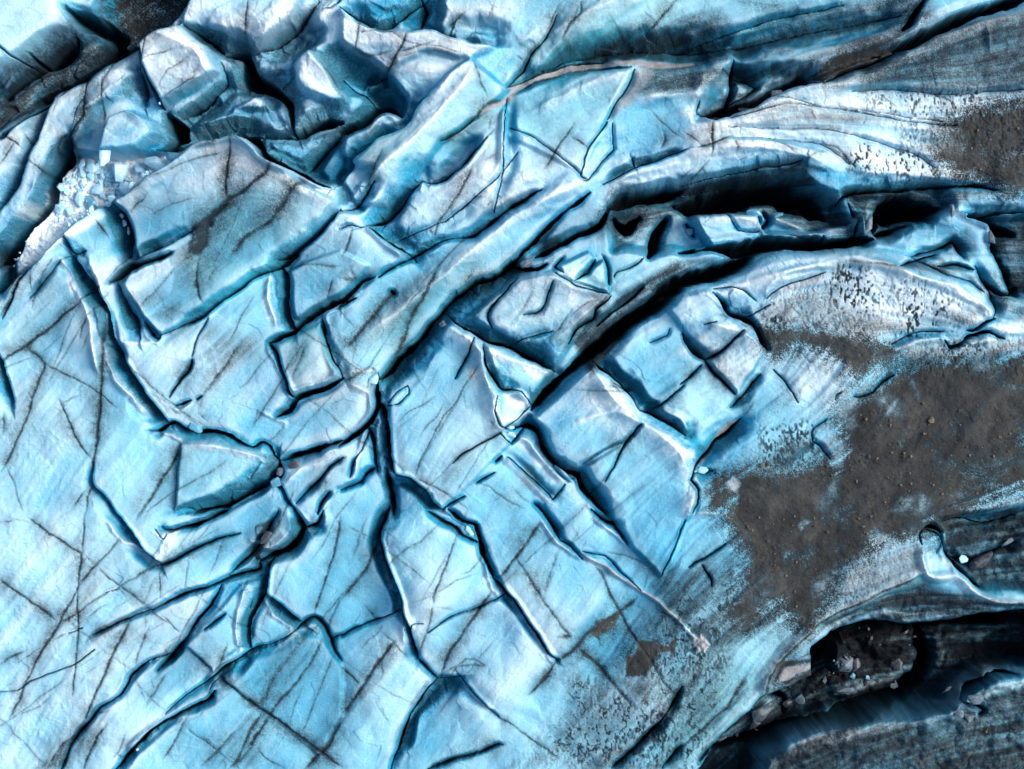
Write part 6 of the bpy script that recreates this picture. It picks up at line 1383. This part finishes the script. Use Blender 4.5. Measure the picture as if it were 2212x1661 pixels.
def place(name, me, tile, x, y, label, cat, group=None, lift=0.0, rot=None, sc_=1.0, r=.3):
    p = pts(tile, "%f,%f" % (x, y))[0]
    o = bpy.data.objects.new(name, me); COL.objects.link(o)
    z = max(height(p[0] + a, p[1] + b) for a in (-6, 0, 6) for b in (-6, 0, 6))
    o.location = ((p[0] - 1500) * S, -(p[1] - 1126.5) * S, z + lift)
    o.rotation_euler = rot if rot else (random.uniform(-.4, .4), random.uniform(-.4, .4), random.uniform(0, 6.28))
    o.scale = (sc_,) * 3
    tag(o, label, cat, group)
    return o

def R_(t): return t * TS * S / 2          # tile pixels across -> radius in metres
def big(name, tile, x, y, w, h, rz, label, cat, m=None, zf=.8, seed=1, n=14, lift=.1, box_like=.28, bev=.06):
    a = R_(w); b = R_(h)
    me = rock_mesh(name, 1.0, a, b, max(a, b) * zf * .6, seed, m or M_CH, n, bev * min(a, b), 0, box_like)
    return place(name, me, tile, x, y, label, cat, None, lift, (random.uniform(-.2, .2), random.uniform(-.2, .2), rz))

big('ice_chunk', 'A', 740, 1095, 120, 165, .35, "squared-off upright chunk of pale ice at the upper edge of the broken-ice heap", 'ice chunk', seed=3, lift=.35, zf=1.2)
big('ice_chunk', 'A', 700, 1010, 90, 190, -.25, "leaning wedge of ice between the big smooth boulder and the squared-off chunk", 'ice chunk', seed=4, lift=.35)
big('ice_chunk', 'A', 985, 1045, 175, 95, -.45, "long flat-topped slab of ice lying right of the broken-ice heap", 'ice chunk', seed=5, lift=.3)
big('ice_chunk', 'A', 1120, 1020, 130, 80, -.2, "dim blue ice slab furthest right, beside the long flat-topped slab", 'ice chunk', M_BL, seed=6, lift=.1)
big('ice_chunk', 'A', 870, 1065, 90, 80, .4, "short grey-cracked ice chunk just left of the long flat-topped slab", 'ice chunk', seed=7, lift=.2)
big('ice_chunk', 'A', 575, 1205, 110, 90, .3, "biggest rounded chunk in the middle of the broken-ice heap", 'ice chunk', seed=8, lift=.25, n=24, box_like=0, bev=.2)
big('ice_chunk', 'A', 770, 1200, 100, 100, -.3, "snow-dusted lump at the right margin of the broken-ice heap", 'ice chunk', seed=9, lift=.2, n=24, box_like=0, bev=.2)
big('ice_chunk', 'A', 485, 1045, 60, 60, 0, "round lump of ice lying alone at the upper left of the broken-ice heap", 'ice chunk', seed=10, lift=.2, n=22, box_like=0)
big('ice_chunk', 'A', 550, 1060, 80, 100, .2, "faceted chunk at the upper end of the broken-ice heap", 'ice chunk', seed=11, lift=.2)
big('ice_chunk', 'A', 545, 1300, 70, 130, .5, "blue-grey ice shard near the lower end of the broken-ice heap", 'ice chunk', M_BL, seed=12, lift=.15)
big('ice_chunk', 'A', 345, 1340, 60, 70, .1, "square little chunk at the lower left margin of the broken-ice heap", 'ice chunk', seed=13, lift=.15, box_like=.9)
big('ice_chunk', 'A', 470, 1270, 60, 130, .1, "tall thin ice shard standing in the left half of the broken-ice heap", 'ice chunk', seed=14, lift=.2)
HEAP = [(345, 1180), (450, 1050), (520, 1010), (640, 1010), (700, 1130), (850, 1090), (1000, 1080), (980, 1120), (800, 1240), (710, 1290), (620, 1340), (540, 1430), (430, 1470), (310, 1390), (360, 1300)]
def inside(x, y, P):
    c = False
    for k in range(len(P)):
        ax, ay = P[k]; bx, by = P[(k + 1) % len(P)]
        if (ay > y) != (by > y) and x < (bx - ax) * (y - ay) / (by - ay) + ax: c = not c
    return c
protos = [rock_mesh('ice_chunk', 1.0, 1, random.uniform(.6, 1), random.uniform(.5, .8), 40 + k, M_CH, random.choice((9, 11, 14)), .05, 0, random.choice((0, .5))) for k in range(9)]
cnt = 0
while cnt < 190:
    x, y = random.uniform(300, 1010), random.uniform(1000, 1480)
    if not inside(x, y, HEAP): continue
    w = 20 + 58 * random.random() ** 2.2
    place('ice_chunk', random.choice(protos), 'A', x, y, "small angular chunk in the heap of broken ice by the black gully", 'ice chunk', 'small chunks in the heap of broken ice', R_(w) * .3, None, R_(w))
    cnt += 1
for k in range(40):
    t = random.random()
    x = 330 - 260 * t + random.uniform(-60, 90); y = 1430 + 230 * t + random.uniform(-20, 60)
    w = 10 + 16 * random.random() ** 2
    place('ice_chunk', random.choice(protos), 'A', x, y, "tiny ice crumb on the snowy slope below the broken-ice heap", 'ice chunk', 'ice crumbs on the snowy slope', R_(w) * .2, None, R_(w))
for k, (x, y, w, h, rz, lb) in enumerate((
    (765, 1430, 36, 60, .4, "lowest of the three snow lumps in the shaded notch beside the heap"),
    (745, 1380, 28, 46, .5, "middle one of the three snow lumps in the shaded notch beside the heap"),
    (790, 1480, 24, 60, .1, "narrowest of the three snow lumps in the shaded notch beside the heap"))):
    big('snow_lump', 'A', x, y, w, h, rz, lb, 'snow lump', seed=60 + k, lift=.1, box_like=0, n=20)
big('ice_flake', 'A', 600, 430, 80, 50, .2, "pale cauliflower-like ice lump on the dirty valley rim, upper left", 'ice chunk', seed=70, lift=.05, n=26, box_like=0)
big('ice_flake', 'A', 1045, 680, 20, 28, 0, "white ice crumb on the lip of the dark pit", 'ice chunk', seed=71, lift=.05, box_like=0)
# loose flakes around the crack junction
for k, (t, x, y, w, h, rz, m, lb) in enumerate((
    ('D', 1910, 1345, 90, 60, .2, M_GR, "dark grey ice flake stuck in the crack above the leaf-shaped block"),
    ('D', 1815, 1400, 60, 80, -.3, M_LG, "upper of two jagged ice scraps jammed in the crack junction"),
    ('D', 1790, 1470, 80, 90, .4, M_BL, "lower of two jagged ice scraps jammed in the crack junction"),
    ('D', 1270, 1110, 120, 60, -.5, M_BL, "curled ice flake lying in the crack at the foot of the largest slab"),
    ('E', 215, 800, 70, 90, -.5, M_CH, "bright white ice scrap hanging over the upper central crack"),
    ('E', 235, 725, 40, 40, .3, M_CH, "small white tip above the bright scrap on the upper central crack"),
    ('E', 655, 440, 60, 50, .2, M_LG, "frosty scrap caught in the long crack above the centre slab"),
    ('E', 1205, 45, 120, 60, .4, M_LG, "crumpled grey ice fragment at the top of the kite-shaped block"),
    ('E', 1100, 1165, 70, 60, -.3, M_CH, "small white wedge in the nest of cracks right of the centre slab"),
    ('E', 1100, 1110, 50, 26, .1, M_CH, "tiny white plate above the wedge right of the centre slab"),
    ('E', 1440, 1410, 200, 30, -.75, M_BL, "thin twisted ice blade lying in the winding blue crack"),
    ('E', 2110, 260, 70, 34, .5, M_GR, "dark ice lump on the floor of the black arc crevasse"),
    ('F', 140, 1390, 110, 60, .1, M_CH, "pointed white ice tooth between the rounded slab and the mud"),
    ('C', 430, 685, 110, 50, -.2, M_LG, "upper pinkish-grey ice plate inside the dark dirt valley"),
    ('C', 640, 570, 100, 60, .3, M_LG, "grey ice plate beside the black hole of the dirt valley"),
    ('C', 240, 735, 120, 40, .1, M_GR, "lowest soot-covered ice fragment at the end of the dirt valley"),
    ('C', 2010, 1530, 60, 110, .1, M_LG, "upright grey ice chip at the right edge beside the black hollow"),
    ('C', 1755, 1365, 40, 110, .1, M_LG, "cluster of icicle-like lumps above the blue dome"),
    ('C', 1205, 1470, 60, 160, -.4, M_LG, "pale leaning splinter on the brown-stained ice rib"),
    ('C', 480, 1370, 110, 60, -.1, M_BL, "dull block end behind the smooth block in the black crevasse"),
    ('C', 650, 1375, 90, 50, .1, M_BL, "small dull block behind the angular block in the black crevasse"),
    ('C', 70, 1480, 60, 60, 0, M_BL, "round dark blue ice ball at the left of the smooth block in the crevasse"),
    ('C', 870, 1330, 130, 150, .4, M_GR, "sooty blue ice lump deep in the right end of the black crevasse"),
    ('G', 890, 1535, 22, 26, 0, M_CH, "white ice crumb in the curved crack, lower left"),
    ('G', 1730, 150, 50, 140, -.6, M_GR, "dirty brown ice splinter in the hollow of the small shelled-out block"),
    ('H', 835, 115, 80, 60, -.8, M_CH, "thin pale ice sliver bridging the crack right of the tall five-sided block"),
    ('I', 1110, 1005, 130, 190, .2, M_LG, "tallest grey ice fragment standing in the black gully"),
    ('I', 1185, 1050, 80, 120, -.2, M_GR, "stubby ice fragment leaning right of the tallest one in the black gully"),
    ('I', 590, 1400, 190, 110, .6, M_LG, "wide cracked grey slab in the gully under the cream-edged ridge"),
    ('I', 540, 1480, 110, 70, .6, M_GR, "darker broken slab directly below the wide cracked one in the gully"),
    ('I', 850, 1310, 80, 80, .3, M_LG, "angular grey block right of the wide cracked slab in the gully"),
    ('I', 770, 1340, 90, 60, .5, M_GR, "dark angular block between two grey slabs in the gully"),
    ('I', 300, 1590, 150, 50, .3, M_LG, "flat beige slab at the lower tip of the gully"),
    ('I', 1800, 1310, 80, 60, -.3, M_LG, "left one of two rounded ice knobs under the gully's right bank"),
    ('I', 1880, 1345, 90, 70, -.4, M_LG, "right one of two rounded ice knobs under the gully's right bank"),
    ('I', 1910, 1225, 130, 80, .1, M_LG, "crumpled whitish block above the two rounded ice knobs"),
    ('I', 1780, 1200, 90, 40, .6, M_LG, "small whitish fin left of the crumpled block"),
    ('I', 1860, 310, 70, 80, -.7, M_CH, "bright white ice scrap on the dark slope, lower right"),
    ('I', 2150, 205, 110, 40, .4, M_LG, "lilac-grey ice plate at the right edge, lower right"),
    ('I', 1980, 330, 200, 90, .55, M_GR, "long grey-brown ice slab lying on the dark slope, lower right"),
    ('I', 1495, 1060, 90, 100, .2, M_GR, "sooty ice lump in the right half of the black gully"),
    ('I', 1490, 1215, 70, 50, .1, M_LG, "grey fragment near the gully's lower right floor"),
    ('I', 660, 1180, 120, 60, .5, M_GR, "sooty block right under the brown-rimmed ledge"),
    ('I', 1120, 1230, 220, 50, .05, M_LG, "long low grey ice sill across the gully floor"),
)):
    if w <= 10: continue
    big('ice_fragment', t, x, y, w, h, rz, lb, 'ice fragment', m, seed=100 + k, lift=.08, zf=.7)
gp = [rock_mesh('ice_fragment', 1.0, 1, random.uniform(.5, .9), random.uniform(.3, .7), 240 + k, (M_GR, M_LG, M_GR, M_BL)[k % 4], random.choice((9, 11, 14)), .04, 0, .4) for k in range(8)]
GUL = [(900, 890), (1200, 790), (1650, 830), (1720, 1000), (1650, 1180), (1400, 1270), (1000, 1290), (760, 1400), (600, 1560), (300, 1640), (260, 1620), (450, 1400), (560, 1260), (740, 1190), (900, 1080)]
cnt = 0
while cnt < 40:
    x, y = random.uniform(260, 1720), random.uniform(790, 1640)
    if not inside(x, y, GUL): continue
    w = 12 + 60 * random.random() ** 2.6
    place('ice_fragment', random.choice(gp), 'I', x, y, "small sooty ice fragment strewn over the floor of the black gully", 'ice fragment', 'fragments on the gully floor', 0, None, R_(w))
    cnt += 1

# stones on the mud
def stone(tile, x, y, d_, label, m, seed, group=None):
    me = rock_mesh('stone', R_(d_), 1, .9, .75, seed, m, 26, .10 * R_(d_), 0)
    return place('stone', me, tile, x, y, label, 'stone', group, R_(d_) * .3)
stone('F', 1615, 1062, 52, "largest round tan boulder sitting alone on the dark mud", M_TAN, 1)
stone('F', 510, 1352, 44, "left one of the pair of brown stones where the blue ice meets the mud", M_TAN, 2)
stone('F', 549, 1345, 38, "right one of the pair of brown stones where the blue ice meets the mud", M_DK, 3)
stone('F', 1190, 1055, 26, "second-largest tan stone on the mud, left of the lone boulder", M_TAN, 4)
stone('I', 1870, 1580, 46, "reddish-brown stone on the dirty ice near the bottom right corner", M_DK, 5)
stone('F', 692, 1216, 20, "small dark stone on the blue ice slope above the pair of brown stones", M_DK, 6)
sp = [rock_mesh('stone', 1.0, 1, random.uniform(.7, 1), random.uniform(.5, .8), 300 + k, (M_TAN, M_DK)[k % 3 == 2], 22, .1, 0) for k in range(7)]
MUDP = [('F', 900, 950, 2190, 1640, 150), ('I', 350, 20, 1300, 640, 60), ('C', 1850, 800, 2190, 1100, 14), ('I', 1500, 1400, 2200, 1650, 20)]
for (t, a, b, c, d2, n_) in MUDP:
    k = 0; tries = 0
    while k < n_ and tries < 4000:
        tries += 1
        x, y = random.uniform(a, c), random.uniform(b, d2)
        p = pts(t, "%f,%f" % (x, y))[0]
        i = int((p[1] - Y0) / STEP); j = int((p[0] - X0) / STEP)
        if mud[min(i, NY - 1), min(j, NX - 1)] < .6: continue
        w = 8 + 20 * random.random() ** 3
        place('stone', random.choice(sp), t, x, y, "small tan or dark stone scattered on the brown mud", 'stone', 'small stones scattered on the mud', R_(w) * .2, None, R_(w))
        k += 1
